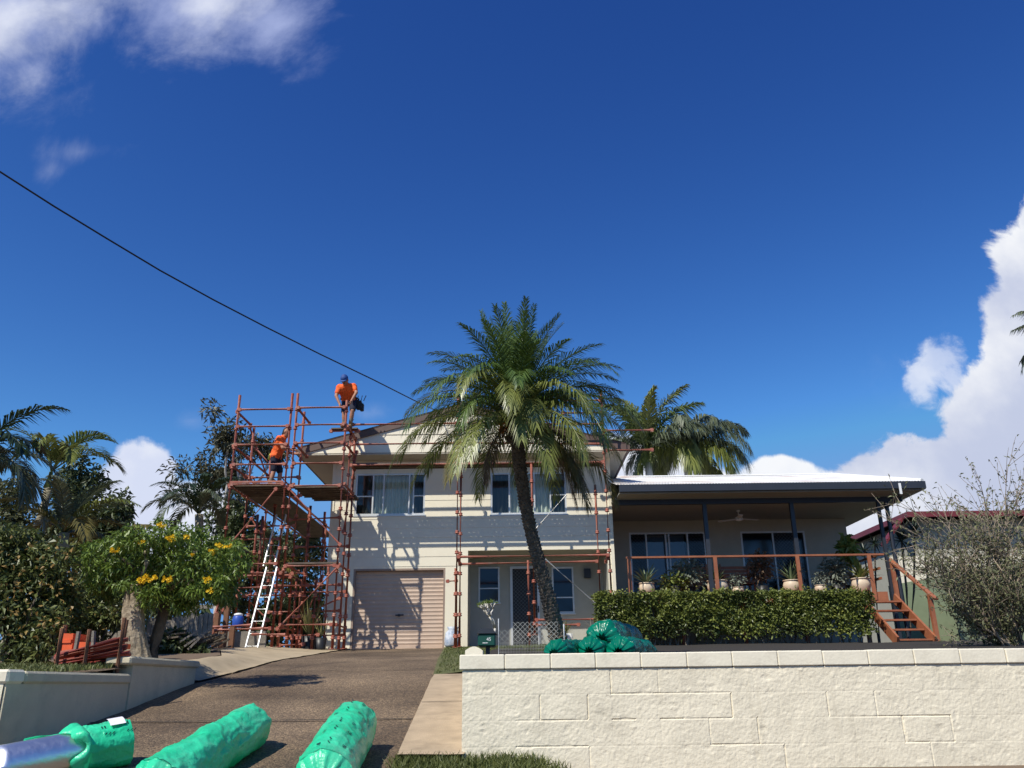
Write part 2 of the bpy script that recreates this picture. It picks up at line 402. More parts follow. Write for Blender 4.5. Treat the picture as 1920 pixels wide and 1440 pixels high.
def copy_thing(o, loc, label=None, rotz=None, scale=None):
    c = o.copy(); COL.objects.link(c); c.location = loc
    if rotz is not None: c.rotation_euler.z = rotz
    if scale is not None: c.scale = (scale, scale, scale)
    if label: c['label'] = label
    kids = [k for k in bpy.data.objects if k.parent == o]
    for k in kids:
        d = k.copy(); COL.objects.link(d); d.parent = c
        for g in [q for q in bpy.data.objects if q.parent == k]:
            e = g.copy(); COL.objects.link(e); e.parent = d
    return c
def structure(mb, name, m, smooth=False):
    o = mb.build(name, m, None, smooth); o['kind'] = 'structure'; return o
def lerp_pts(pts, t):
    if t <= pts[0][0]: return pts[0][1]
    for (a, b), (c, d) in zip(pts, pts[1:]):
        if t <= c: return b + (d - b) * (t - a) / (c - a)
    return pts[-1][1]
def frange(a, b, step):
    n = max(1, int(round((b - a) / step))); return [a + (b - a) * i / n for i in range(n + 1)]
def rvec(rng): 
    while True:
        v = Vector((rng.uniform(-1, 1), rng.uniform(-1, 1), rng.uniform(-1, 1)))
        if .05 < v.length < 1: return v.normalized()
def leaf(mb, p, d, L, W, rng, droop=.15, fold=.25):
    """one lance-shaped leaf"""
    p = Vector(p); d = Vector(d).normalized(); _, a, b = frame(d)
    t = rng.uniform(0, math.pi); s = a * math.cos(t) + b * math.sin(t); n = d.cross(s)
    mid = p + d * (L * .45); tip = p + d * L - Vector((0, 0, droop * L))
    mb.add([p, mid + s * (W / 2) + n * (W * fold), tip, mid - s * (W / 2) + n * (W * fold)], [(0, 1, 2, 3)])
def cloud(mb, blobs, n, L, W, rng, shell=.55, out=.6, droop=.2):
    """leaves scattered through ellipsoid clumps (cx, cy, cz, rx, ry, rz)"""
    wts = [(b[3] * b[4] * b[5]) ** .6 for b in blobs]; tot = sum(wts)
    for b, w in zip(blobs, wts):
        for _ in range(int(n * w / tot)):
            v = rvec(rng); r = rng.random() ** (1 - shell)
            p = Vector((b[0] + v.x * b[3] * r, b[1] + v.y * b[4] * r, b[2] + v.z * b[5] * r))
            d = v * out + rvec(rng) * (1 - out * .5)
            k = rng.uniform(.65, 1.25); leaf(mb, p, d, L * k, W * k, rng, droop)
def frond(mb, base, az, e0, e1, L, n, ll, w, rng, V=.5, droop=.25, ang0=1.1, ang1=.55, start=.12, p=1.3, rr=.012, twist=0.0, Vs=.2):
    """feather palm leaf: a curved rachis and two rows of leaflets"""
    pts = [Vector(base)]; ks = 14; dirs = []
    for i in range(ks + 1):
        s = i / ks; e = e0 + (e1 - e0) * s ** p; a = az + twist * s
        d = Vector((math.cos(a) * math.cos(e), math.sin(a) * math.cos(e), math.sin(e))); dirs.append(d)
        if i < ks: pts.append(pts[-1] + d * (L / ks))
    mb.tube(pts, [rr * (1 - .85 * i / ks) for i in range(ks + 1)], 5, False)
    for j in range(n):
        s = start + (1 - start) * (j + rng.uniform(-.3, .3)) / n; s = min(max(s, 0), .999)
        i = int(s * ks); f = s * ks - i; p0 = pts[i].lerp(pts[i + 1], f); t = dirs[i]
        side = Vector((-math.sin(az + twist * s), math.cos(az + twist * s), 0)); up = side.cross(t) * -1
        if up.dot(Vector((0, 0, 1))) < 0: up = -up
        prof = .30 + .70 * math.sin(math.pi * min(1, .10 + .92 * (s - start) / (1 - start)) ** .8)
        for sg in (-1, 1):
            an = ang0 + (ang1 - ang0) * s + rng.uniform(-.12, .12); vv = V + rng.uniform(-Vs, Vs)
            d = t * math.cos(an) + (side * sg * math.cos(vv) + up * math.sin(vv)) * math.sin(an)
            l = ll * prof * rng.uniform(.85, 1.1)
            mid = p0 + d * (l * .5) - Vector((0, 0, droop * l * .15)); tip = p0 + d * (l * .95) - Vector((0, 0, droop * l))
            wd = d.cross(up).normalized() * (w / 2) if d.cross(up).length > 1e-4 else side * (w / 2)
            mb.add([p0 - wd * .5, p0 + wd * .5, mid + wd, mid - wd, tip], [(0, 1, 2, 3), (3, 2, 4)])
# ------------------------------------------------------------------ the setting: ground, road, driveway, gardens
ZD = [(-60, -.02), (2.6, 0), (3.2, .10), (7, 1.0), (11.6, 1.66), (15, 2.02), (22, 2.5), (60, 2.6), (900, 2.6)]
ZR = [(7.5, 1.74), (12, 1.98), (19.5, 2.40), (22, 2.5), (60, 2.6), (900, 2.6)]
ZL = [(7.5, 1.72), (10, 1.86), (12, 1.90), (16, 2.20), (20, 2.46), (60, 2.6), (900, 2.6)]
XL = [(2.6, -4.6), (7.2, -4.30), (11.8, -4.27), (13, -4.2), (22, -4.22)]      # driveway edges
XR = [(2.6, -.8), (7.2, -.98), (12.2, -1.15), (22, -1.80)]
zd = lambda y: lerp_pts(ZD, y); zr = lambda y: lerp_pts(ZR, y); zl = lambda y: lerp_pts(ZL, y)
xl = lambda y: lerp_pts(XL, y); xr = lambda y: lerp_pts(XR, y)
def nz(x, y, z, s): return mnoise.fractal(Vector((x * s, y * s, z * s)), 1.0, 2.0, 4)

mb = MB()
ys = [-700, -200, -60, -20, 0] + frange(2.6, 24, .6) + [30, 60, 150, 400, 900]
xs = [-900, -300, -100, -40] + frange(-20, 20, 2) + [40, 100, 300, 900]
mb.grid(xs, ys, lambda x, y: zd(y) - .12)
structure(mb, 'ground', M['soil'])
mb = MB(); mb.grid([-300, -100, 0, 100, 300], [-9, -3, 2.6], lambda x, y: .004); structure(mb, 'road', M['asphalt'])
mb = MB()
for y0, y1 in zip(frange(2.6, 22, .2), frange(2.6, 22, .2)[1:]):
    n = 16
    vs = []
    for y in (y0, y1):
        for i in range(n + 1):
            x = xl(y) + (xr(y) - xl(y)) * i / n; vs.append((x, y, zd(y) + .012 * nz(x, y, 0, .8)))
    mb.add(vs, [(i, i + 1, n + 2 + i, n + 1 + i) for i in range(n)])
def aggregate_mat():
    m = bpy.data.materials.new('exposed aggregate'); m.use_nodes = True
    nt = m.node_tree; N = nt.nodes; L = nt.links; bs = N['Principled BSDF']
    tc = N.new('ShaderNodeTexCoord'); vo = N.new('ShaderNodeTexVoronoi'); vo.inputs['Scale'].default_value = 62; L.new(tc.outputs['Object'], vo.inputs['Vector'])
    no = N.new('ShaderNodeTexNoise'); no.inputs['Scale'].default_value = .7; no.inputs['Detail'].default_value = 7; L.new(tc.outputs['Object'], no.inputs['Vector'])
    r1 = N.new('ShaderNodeValToRGB'); L.new(vo.outputs['Color'], r1.inputs[0])
    e = r1.color_ramp.elements; e[0].color = (.080, .058, .040, 1); e[1].color = (.42, .31, .19, 1); a = e.new(.55); a.color = (.21, .152, .10, 1)
    mx = N.new('ShaderNodeMix'); mx.data_type = 'RGBA'; mx.blend_type = 'MULTIPLY'; mx.inputs[0].default_value = 1
    r2 = N.new('ShaderNodeValToRGB'); L.new(no.outputs[0], r2.inputs[0]); f = r2.color_ramp.elements; f[0].position = .3; f[0].color = (.40, .36, .33, 1); f[1].position = .7; f[1].color = (1.1, 1.05, .98, 1)
    L.new(r1.outputs[0], mx.inputs[6]); L.new(r2.outputs[0], mx.inputs[7]); L.new(mx.outputs[2], bs.inputs['Base Color']); bs.inputs['Roughness'].default_value = .85
    ns = N.new('ShaderNodeTexNoise'); ns.inputs['Scale'].default_value = 2.3; ns.inputs['Detail'].default_value = 9; ns.inputs['Roughness'].default_value = .72; L.new(tc.outputs['Object'], ns.inputs['Vector'])
    rs_ = N.new('ShaderNodeMapRange'); rs_.inputs[1].default_value = .56; rs_.inputs[2].default_value = .72; rs_.inputs[4].default_value = .65; L.new(ns.outputs[0], rs_.inputs[0])
    ms_ = N.new('ShaderNodeMix'); ms_.data_type = 'RGBA'; L.new(rs_.outputs[0], ms_.inputs[0]); L.new(mx.outputs[2], ms_.inputs[6]); ms_.inputs[7].default_value = (.055, .042, .032, 1); L.new(ms_.outputs[2], bs.inputs['Base Color'])
    bp = N.new('ShaderNodeBump'); bp.inputs['Strength'].default_value = .9; bp.inputs['Distance'].default_value = .01; bp.invert = True
    L.new(vo.outputs['Distance'], bp.inputs['Height']); L.new(bp.outputs[0], bs.inputs['Normal']); return m
M['aggregate'] = aggregate_mat()
structure(mb, 'driveway', M['aggregate'], True)
mb = MB()                                                               # saw-cut joints across the driveway and path
for y in (8.95, 13.2, 17.6):
    mb.add([(xl(y), y, zd(y) + .014), (xr(y), y, zd(y) + .014), (xr(y), y + .03, zd(y + .03) + .014), (xl(y), y + .03, zd(y + .03) + .014)], [(0, 1, 2, 3)])
structure(mb, 'driveway_joint', M['mulch'])
mb = MB()                                                               # footpath strip beside the driveway
yy = frange(7.33, 12.2, .13)
xs = frange(0, 1, .125)
vs = []
for y in yy:
    for t in xs:
        x = xr(y) + .015 + (-.44 - xr(y)) * t; vs.append((x, y, zd(y) + .035 + .006 * nz(x, y, 3, 1.5)))
n = len(xs); mb.add(vs, [(j * n + i, j * n + i + 1, (j + 1) * n + i + 1, (j + 1) * n + i) for j in range(len(yy) - 1) for i in range(n - 1)])
for a, b in zip(yy, yy[1:]):
    mb.add([(xr(a) + .015, a, zd(a) - .05), (xr(b) + .015, b, zd(b) - .05), (xr(b) + .015, b, zd(b) + .035), (xr(a) + .015, a, zd(a) + .035)], [(0, 1, 2, 3)])
structure(mb, 'path', M['concrete'], False)
mb = MB(); y = 9.75; mb.add([(xr(y) + .02, y, zd(y) + .045), (-.44, y, zd(y) + .045), (-.44, y + .02, zd(y + .02) + .045), (xr(y) + .02, y + .02, zd(y + .02) + .045)], [(0, 1, 2, 3)]); structure(mb, 'path_joint', M['mulch'])
mb = MB()                                                               # front lawn behind the right wall and beside the driveway
mb.grid(frange(-.44, 40, 1.0), frange(7.55, 60, .9), lambda x, y: zr(y) + .03 * nz(x, y, 0, .7))
structure(mb, 'lawn', M['mulch'], True)
mb = MB(); vs = []
yy = frange(12.2, 22.0, .35); xs = frange(0, 1, .125)
for y in yy:
    for t in xs:
        x = xr(y) + (1.6 - xr(y)) * t; vs.append((x, y, (zd(y) + .02) * (1 - t) + (zr(y) + .05) * t + .01 * nz(x, y, 1, 2)))
n = len(xs); mb.add(vs, [(j * n + i, j * n + i + 1, (j + 1) * n + i + 1, (j + 1) * n + i) for j in range(len(yy) - 1) for i in range(n - 1)])
structure(mb, 'lawn_strip', M['lawn'], True)
mb = MB(); mb.grid(frange(-.44, 14, .8), frange(7.6, 9.0, .35), lambda x, y: zr(y) + .035); structure(mb, 'garden_bed', M['mulch'], True)
mb = MB()                                                               # left garden
mb.grid(frange(-40, -4.35, 1.1), frange(7.55, 11.76, .4), lambda x, y: zl(y) + .04 * nz(x, y, 0, .6))
ramp_w = lambda y: .55 + max(0, min(1.15, (y - 14) * .35))
vs = []; yy = frange(11.76, 60, .6); ts = frange(0, 1, .04); n = len(ts)
for y in yy:
    for t in ts:
        e = xl(y) - ramp_w(y) if y < 22 else -5.0; x = -40 + (e + 40) * t ** .4; vs.append((x, y, zl(y) + .05 * t + .04 * (1 - t) * nz(x, y, 0, .6)))
mb.add(vs, [(j * n + i, j * n + i + 1, (j + 1) * n + i + 1, (j + 1) * n + i) for j in range(len(yy) - 1) for i in range(n - 1)])
structure(mb, 'garden', M['soil'], True)
mb = MB(); vs = []                                                      # sandy concrete apron between garden and driveway
def edge_ramp(mb, ya, yb, wf):
    vs = []; yy = frange(ya, yb, .2); ts = frange(0, 1, .125); n = len(ts)
    for y in yy:
        for t in ts:
            w = wf(y); x = xl(y) + .02 - w * (1 - t); q = t * t * (3 - 2 * t); vs.append((x, y, (zl(y) + .05) * (1 - q) + (zd(y) + .02) * q + .012 * nz(x, y, 6, 2.5)))
    mb.add(vs, [(j * n + i, j * n + i + 1, (j + 1) * n + i + 1, (j + 1) * n + i) for j in range(len(yy) - 1) for i in range(n - 1)])
edge_ramp(mb, 14.2, 22, ramp_w)
structure(mb, 'apron', M['apron'], True)
mb = MB(); edge_ramp(mb, 11.76, 14.2, ramp_w); structure(mb, 'garden_edge', M['apron'], True)
mb = MB(); mb.box(-6.5, 14, 22.0, 34, 2.2, 2.49); structure(mb, 'house_slab', M['concrete'])

def blades(name, spots, n, h, w, rng, m, lean=.5):
    mb = MB()
    for _ in range(n):
        x, y, z = spots(rng); L = h * rng.uniform(.5, 1.3)
        d = Vector((rng.uniform(-lean, lean), rng.uniform(-lean, lean), 1)).normalized(); a = rng.uniform(0, math.pi); s = Vector((math.cos(a), math.sin(a), 0)) * w / 2
        p = Vector((x, y, z - .01)); mid = p + d * L * .6; tip = p + d * L + Vector((d.x, d.y, -.2)) * L * .4
        mb.add([p - s, p + s, mid + s * .8, mid - s * .8, tip], [(0, 1, 2, 3), (3, 2, 4)])
    o = mb.build(name, m); return o
rng = random.Random(5)
def verge(r):
    while True:
        x = r.uniform(-1.05, .45); y = r.uniform(6.4, 7.37)
        if x > -.1 and r.random() < (x + .1) * 1.8: continue
        if x < -1.0 + max(0, 7.2 - y) * .12: continue
        return x, y, zd(y) - .055 - .16 * max(0, min(1, (x - .1) * 1.2))
o = blades('verge_grass', verge, 8000, .115, .011, rng, M['grassblade']); tag(o, 'tufts of green verge grass at the foot of the path and cream wall', 'grass', kind='stuff')
mb = MB(); mb.grid(frange(-1.2, 12, .5), frange(4.5, 7.38, .3), lambda x, y: zd(y) - .07 - .16 * max(0, min(1, (x - .1) * 1.2)) + .02 * nz(x, y, 0, 2)); structure(mb, 'verge', M['lawn'], True)
def lawnspots(r):
    y = r.uniform(12.3, 21.5); x = r.uniform(xr(y) + .05, 1.5); t = (x - xr(y)) / (1.6 - xr(y)); return x, y, (zd(y) + .02) * (1 - t) + (zr(y) + .05) * t
o = blades('lawn_grass', lawnspots, 9000, .05, .012, rng, M['grassblade']); tag(o, 'short lawn grass between the driveway and the porch', 'grass', kind='stuff')
o = blades('bank_grass', lambda r: (lambda x, y: (x, y, zl(y)))(r.uniform(-6.3, -4.4), r.uniform(7.7, 11.5)), 7000, .07, .013, rng, M['grassblade'])
tag(o, 'sunlit grass growing on the bank behind the left retaining wall', 'grass', kind='stuff')

# ------------------------------------------------------------------ retaining walls
YW = 7.4
def rough_face(mb, x0, x1, z0, z1, y, joints, step=.010, amp=.0022):
    """street face of a painted block wall: lumpy paint and the block joints that still show, as real relief"""
    xs = frange(x0, x1, step); zs = frange(z0, z1, step); n = len(xs); vs = []
    rj = random.Random(44); vert = {}; bed = {}                          # stepped cracks that follow the joints
    for s in range(int((x1 - x0) / .42)):
        k = rj.choice((0, 0, 1, 1, 2)); h = int((x0 + rj.uniform(0, x1 - x0)) / .2); h += (h - k) % 2; way = rj.choice((-1, 1))
        for _ in range(rj.choice((1, 2, 3, 3))):
            dp = rj.uniform(.003, .011)
            if rj.random() < .85: vert[(h, k)] = dp
            if rj.random() < .25: way = -way
            n2 = rj.choice((1, 1, 1, 2, 3))
            for q in range(n2): bed[(min(h + way * q, h + way * (q + 1)), k + 1)] = rj.uniform(.002, .009)
            h += way * (1 if n2 != 3 else 3); k += 1
            if n2 == 2: break
    for z in zs:
        for x in xs:
            d = amp * (1.2 * nz(x, 1, z, 3.0) + .8 * nz(x, 5, z, 13)) + .007 * max(0, mnoise.noise(Vector((x * 17, 3, z * 21))) - .30) * max(0, min(1, .5 + 2.5 * mnoise.noise(Vector((x * 1.1, 6, z * 2))))) - .010 * max(0, mnoise.noise(Vector((x * 13, 8, z * 15))) - .36) + .0015 * mnoise.noise(Vector((x * 40, 3, z * 40)))
            row = (z1 - z) / .2; k = int(row); fr = row - k
            if joints:
                for c in (k, k + 1):                                    # bed joints
                    dd = abs(row - c + .03 * mnoise.noise(Vector((x * 6, c * 3.7, 1)))) * .2
                    if dd < .008: d -= (.0010 + bed.get((math.floor(x / .2), c), 0)) * (1 - dd / .010)
                off = .2 if k % 2 else 0
                q = (x + off + .012 * mnoise.noise(Vector((1, k, z * 9)))) / .4; m = round(q); dd = abs(q - m) * .4
                if dd < .008: d -= (.0009 + vert.get((2 * m - (k % 2), k), 0)) * (1 - dd / .010)
            vs.append((x, y - d, z))
    mb.add(vs, [(j * n + i, j * n + i + 1, (j + 1) * n + i + 1, (j + 1) * n + i) for j in range(len(zs) - 1) for i in range(n - 1)])
def wall_mat():
    m = M['wallpaint']; nt = m.node_tree; N = nt.nodes; L = nt.links; bs = N['Principled BSDF']; src = bs.inputs['Base Color'].links[0].from_socket
    tc = N.new('ShaderNodeTexCoord'); mp = N.new('ShaderNodeMapping'); mp.inputs['Scale'].default_value = (9, 9, 1.1); L.new(tc.outputs['Object'], mp.inputs[0])
    no = N.new('ShaderNodeTexNoise'); no.inputs['Scale'].default_value = 1.0; no.inputs['Detail'].default_value = 7; no.inputs['Roughness'].default_value = .65; L.new(mp.outputs[0], no.inputs['Vector'])
    r = N.new('ShaderNodeMapRange'); r.inputs[1].default_value = .56; r.inputs[2].default_value = .78; r.inputs[4].default_value = .5; L.new(no.outputs[0], r.inputs[0])
    mx = N.new('ShaderNodeMix'); mx.data_type = 'RGBA'; L.new(r.outputs[0], mx.inputs[0]); L.new(src, mx.inputs[6]); mx.inputs[7].default_value = (.52, .45, .32, 1)
    n2 = N.new('ShaderNodeTexNoise'); n2.inputs['Scale'].default_value = 30; n2.inputs['Detail'].default_value = 3; L.new(tc.outputs['Object'], n2.inputs['Vector'])
    r2 = N.new('ShaderNodeMapRange'); r2.inputs[1].default_value = .68; r2.inputs[2].default_value = .76; r2.inputs[4].default_value = .55; L.new(n2.outputs[0], r2.inputs[0])
    m2 = N.new('ShaderNodeMix'); m2.data_type = 'RGBA'; L.new(r2.outputs[0], m2.inputs[0]); L.new(mx.outputs[2], m2.inputs[6]); m2.inputs[7].default_value = (.34, .29, .21, 1)
    L.new(m2.outputs[2], bs.inputs['Base Color']); return m
rw = thing('retaining_wall', (2.5, YW + .1, .9), 'long rough cream painted block wall with a coping course along the street', 'wall')
mb = MB(); rough_face(mb, -.45, 5.4, .78, 1.72, YW, True)
mb.box(-.45, 5.4, YW + .012, YW + .19, .7, 1.72)
mb.box(5.4, 30, YW, YW + .19, .7, 1.72)
mb.box(-.45, -.26, YW + .19, 12.2, .7, 1.80)
mb.build('wall', wall_mat(), rw)
r = random.Random(3)
x = -.475; k = 0
while x < 9:
    w = .387 + r.uniform(-.006, .006); mb = MB()
    dz = r.uniform(-.003, .003); mb.bbox(x + .0015, x + w - .0015, YW - .018 + r.uniform(-.002, .002), YW + .20, 1.724, 1.845 + dz, .008)
    mb.build('coping_block', M['coping'], rw); x += w; k += 1

lw = thing('retaining_wall', (-4.3, 9.5, 1.0), 'cream block wall stepping up along the left edge of the driveway, its near face lit', 'wall')
mb = MB(); rough_face(mb, -7.5, -4.32, .8, 1.66, YW, True, .02)
mb.box(-30, -7.5, YW, YW + .19, .7, 1.66); mb.box(-7.5, -4.32, YW + .012, YW + .19, .7, 1.66); mb.build('front_wall', M['wallpaint'], lw); mb = MB()
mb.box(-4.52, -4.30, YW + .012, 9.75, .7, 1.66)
mb.build('wall', M['wallold_shaded'], lw)  # shade put into this paint; the street front keeps the lighter coat
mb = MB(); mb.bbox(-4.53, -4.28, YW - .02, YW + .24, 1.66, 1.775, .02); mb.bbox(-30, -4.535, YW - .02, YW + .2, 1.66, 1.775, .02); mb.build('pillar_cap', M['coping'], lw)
mb = MB(); mb.bbox(-4.53, -4.275, YW + .245, 9.75, 1.66, 1.765, .02); mb.build('coping', M['wallold_shaded'], lw)
mb = MB(); mb.box(-4.50, -4.285, 9.76, 11.7, .9, 1.86); mb.build('upper_wall', M['wallold_shaded'], lw)
mb = MB(); mb.bbox(-4.54, -4.25, 9.62, 11.75, 1.862, 1.95, .02); mb.build('upper_coping', M['wallold_shaded'], lw)

# ------------------------------------------------------------------ the house
YF = 22.0
HX0, HX1, PKX = -4.89, 2.62, -1.34
EZ = 7.44; PZ = 8.62
house = thing('house', (-1.3, 22, 2.5), 'two storey cream weatherboard house with brown gable roof and low verandah wing', 'house')
def boards(mb, x0, x1, z0, z1, y, openings, step=.25):
    """lapped weatherboards, cut round the openings (x0, x1, z0, z1)"""
    z = z0; 
    while z < z1 - 1e-4:
        zt = min(z + step, z1)
        cuts = sorted(set([z, zt] + [q for o in openings for q in (o[2], o[3]) if z < q < zt]))
        for a, b in zip(cuts, cuts[1:]):
            blk = sorted((o[0], o[1]) for o in openings if o[2] < (a + b) / 2 < o[3]); x = x0; segs = []
            for p, q in blk:
                if p > x: segs.append((x, p))
                x = max(x, q)
            if x < x1: segs.append((x, x1))
            for p, q in segs:
                f = lambda zz: y - .004 - .009 * (1 - (zz - z) / step)
                mb.add([(p, f(a), a), (q, f(a), a), (q, f(b), b), (p, f(b), b), (p, y + .1, a), (q, y + .1, a), (q, y + .1, b), (p, y + .1, b)],
                       [(0, 1, 2, 3), (0, 4, 5, 1), (3, 2, 6, 7), (0, 3, 7, 4), (1, 5, 6, 2), (4, 7, 6, 5)])
        z = zt
GA = (X(659, 1150, YF), X(834, 1150, YF), 2.45, Z(748, 1066, YF))           # garage opening
W1 = (X(666, 930, YF), X(797, 930, YF), Z(720, 966, YF), Z(720, 888, YF))
W2 = (X(920, 930, YF), X(1062, 930, YF), Z(990, 964, YF), Z(990, 886, YF))
RC = (X(877, 1120, YF), X(1143, 1120, YF), 2.45, Z(1000, 1031, YF))         # porch recess
mb = MB(); boards(mb, HX0, HX1, 2.45, 4.55, YF, [GA, RC], 2.11); boards(mb, HX0, HX1, 4.55, EZ, YF, [GA, W1, W2, RC])
mb.build('wall', M['cream'], house)
mb = MB(); mb.box(HX0, HX0 + .12, YF + .1, 32, 2.45, EZ); mb.box(HX1 - .12, HX1, YF + .1, 32, 2.45, EZ); mb.box(HX0, HX1, 31.9, 32.02, 2.45, EZ)
mb.box(HX0 + .12, HX1 - .12, YF + .1, 31.9, 5.2, 5.3)
mb.build('side_wall', M['cream'], house)
mb = MB(); mb.box(HX0 + .12, HX1 - .12, 24.5, 24.6, 5.3, EZ); mb.box(GA[0] - .3, GA[1] + .3, 24.0, 24.1, 2.45, 5.2); mb.build('inner_wall', M['inside'], house)
for x in (HX0 - .02, HX1 - .07): mb = MB(); mb.box(x, x + .09, YF - .028, YF + .02, 2.45, EZ); mb.build('corner_trim', M['cream'], house)
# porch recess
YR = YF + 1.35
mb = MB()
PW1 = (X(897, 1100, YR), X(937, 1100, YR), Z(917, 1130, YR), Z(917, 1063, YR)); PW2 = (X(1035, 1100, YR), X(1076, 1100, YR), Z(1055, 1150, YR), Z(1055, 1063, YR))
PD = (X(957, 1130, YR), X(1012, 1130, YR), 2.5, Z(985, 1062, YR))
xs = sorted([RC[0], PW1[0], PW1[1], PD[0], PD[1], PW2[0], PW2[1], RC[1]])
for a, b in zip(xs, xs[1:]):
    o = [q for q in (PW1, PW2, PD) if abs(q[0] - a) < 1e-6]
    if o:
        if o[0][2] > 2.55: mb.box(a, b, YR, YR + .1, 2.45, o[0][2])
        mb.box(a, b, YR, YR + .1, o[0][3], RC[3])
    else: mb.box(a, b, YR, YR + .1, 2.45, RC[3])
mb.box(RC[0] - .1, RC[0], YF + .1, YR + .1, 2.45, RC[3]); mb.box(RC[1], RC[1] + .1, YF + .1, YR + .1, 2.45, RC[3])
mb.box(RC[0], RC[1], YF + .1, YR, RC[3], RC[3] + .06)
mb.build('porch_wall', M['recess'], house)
mb = MB(); mb.box(RC[0] + .01, RC[1] - .01, YF + .02, YR, 2.45, 2.53); mb.build('porch_floor', M['concrete'], house)

def window(name, o, y, mullions, lights=(), curtain=False, fm='alu', t=.045, depth=.06, darkpanes=()):
    """frame (part) > panes, curtain, screen (sub-parts)"""
    x0, x1, z0, z1 = o; mb = MB()
    mb.box(x0, x1, y - .02, y + depth, z0, z0 + t); mb.box(x0, x1, y - .02, y + depth, z1 - t, z1)
    mb.box(x0, x0 + t, y - .018, y + depth, z0 + t, z1 - t); mb.box(x1 - t, x1, y - .018, y + depth, z0 + t, z1 - t)
    for m in mullions: mb.box(m - t * .45, m + t * .45, y - .015, y + depth, z0 + t, z1 - t)
    for (a, b, z) in lights: mb.box(a, b, y - .012, y + .03, z - t * .35, z + t * .35)
    mb.box(x0 - .03, x1 + .03, y - .05, y + .02, z0 - .035, z0 - .002)
    f = mb.build(name, M[fm], house)
    xs = [x0 + t] + sorted(mullions) + [x1 - t]
    for i, (a, b) in enumerate(zip(xs, xs[1:])):
        mb = MB(); mb.add([(a, y + .02, z0 + t), (b, y + .02, z0 + t), (b, y + .02, z1 - t), (a, y + .02, z1 - t)], [(0, 1, 2, 3)]); mb.build('pane', M['darkglass'] if i in darkpanes else M['glass'], f)
    if curtain:
        mb = MB(); n = int((x1 - x0) / .02); vs = []
        for zz in (z0 - .02, z1):
            for i in range(n + 1):
                x = x0 + (x1 - x0) * i / n; vs.append((x, y + .20 + .035 * math.sin(i * 1.15 + .8 * math.sin(i * .21)) + .015 * math.sin(i * .43), zz))
        mb.add(vs, [(i, i + 1, n + 2 + i, n + 1 + i) for i in range(n)]); mb.build('curtain', M['curtain'], f)
    return f
M['glass'] = glass_mat('window glass', (.93, .97, .97), .06)
M['darkglass'] = glass_mat('dark screened glass', (.22, .24, .26), .05, .08)
def fx(px, o_px, o): return o[0] + (px - o_px[0]) / (o_px[1] - o_px[0]) * (o[1] - o[0])
w1p = (666, 797)
window('window', W1, YF + .02, [fx(q, w1p, W1) for q in (699, 719, 767, 775)], [(W1[0], fx(699, w1p, W1), W1[2] + .52), (fx(775, w1p, W1), W1[1], W1[2] + .52)], True, darkpanes=(0, 4))
w2p = (920, 1062)
window('window', W2, YF + .02, [fx(q, w2p, W2) for q in (955, 975, 1002, 1032)], [(fx(1032, w2p, W2), W2[1], W2[2] + .52)], True, darkpanes=(0, 4))
window('porch_window', PW1, YR, [], [(PW1[0], PW1[1], PW1[2] + .38)], darkpanes=(0,))
window('porch_window', PW2, YR, [], [(PW2[0], PW2[1], PW2[2] + .42)], darkpanes=(0,))
def diamond(mb, x0, x1, z0, z1, y, pitch=.085, r=.006):
    """diagonal grille clipped to a rectangle"""
    w, h = x1 - x0, z1 - z0; k = -h
    while k < w:
        for sg in (1, -1):
            pts = []
            for t0 in (0, h):
                pts.append((k + t0 if sg > 0 else k + h - t0, t0))
            (xa, za), (xb, zb) = pts
            if xa > xb: (xa, za), (xb, zb) = (xb, zb), (xa, za)
            if xb > 0 and xa < w:
                sl = (zb - za) / (xb - xa)
                if xa < 0: za -= sl * xa; xa = 0
                if xb > w: zb -= sl * (xb - w); xb = w
                if xb - xa > .01: mb.bar((x0 + xa, y, z0 + za), (x0 + xb, y, z0 + zb), r * 2, r * 2)
        k += pitch
mb = MB(); x0, x1, z0, z1 = PD; t = .065
mb.box(x0, x1, YR - .03, YR + .05, z1 - t, z1); mb.box(x0, x0 + t, YR - .03, YR + .05, z0, z1 - t); mb.box(x1 - t, x1, YR - .03, YR + .05, z0, z1 - t); mb.box(x0 + t, x1 - t, YR - .03, YR + .05, z0, z0 + .1)
dr = mb.build('front_door', M['alu'], house)
mb = MB(); mb.box(x0 + t, x1 - t, YR + .012, YR + .02, z0 + .1, z1 - t); mb.build('screen', M['flyscreen'], dr)
mb = MB(); diamond(mb, x0 + t, x1 - t, z0 + .1, z1 - t, YR - .005, .10, .004); mb.build('grille', mat('grey grille', (.13, .14, .15), .5), dr)
mb = MB(); mb.box(x1 - .055, x1 - .02, YR - .05, YR - .03, z0 + .95, z0 + 1.12); mb.bar((x1 - .04, YR - .06, z0 + 1.03), (x1 - .15, YR - .06, z0 + 1.03), .02, .02); mb.build('handle', M['charcoal'], dr)
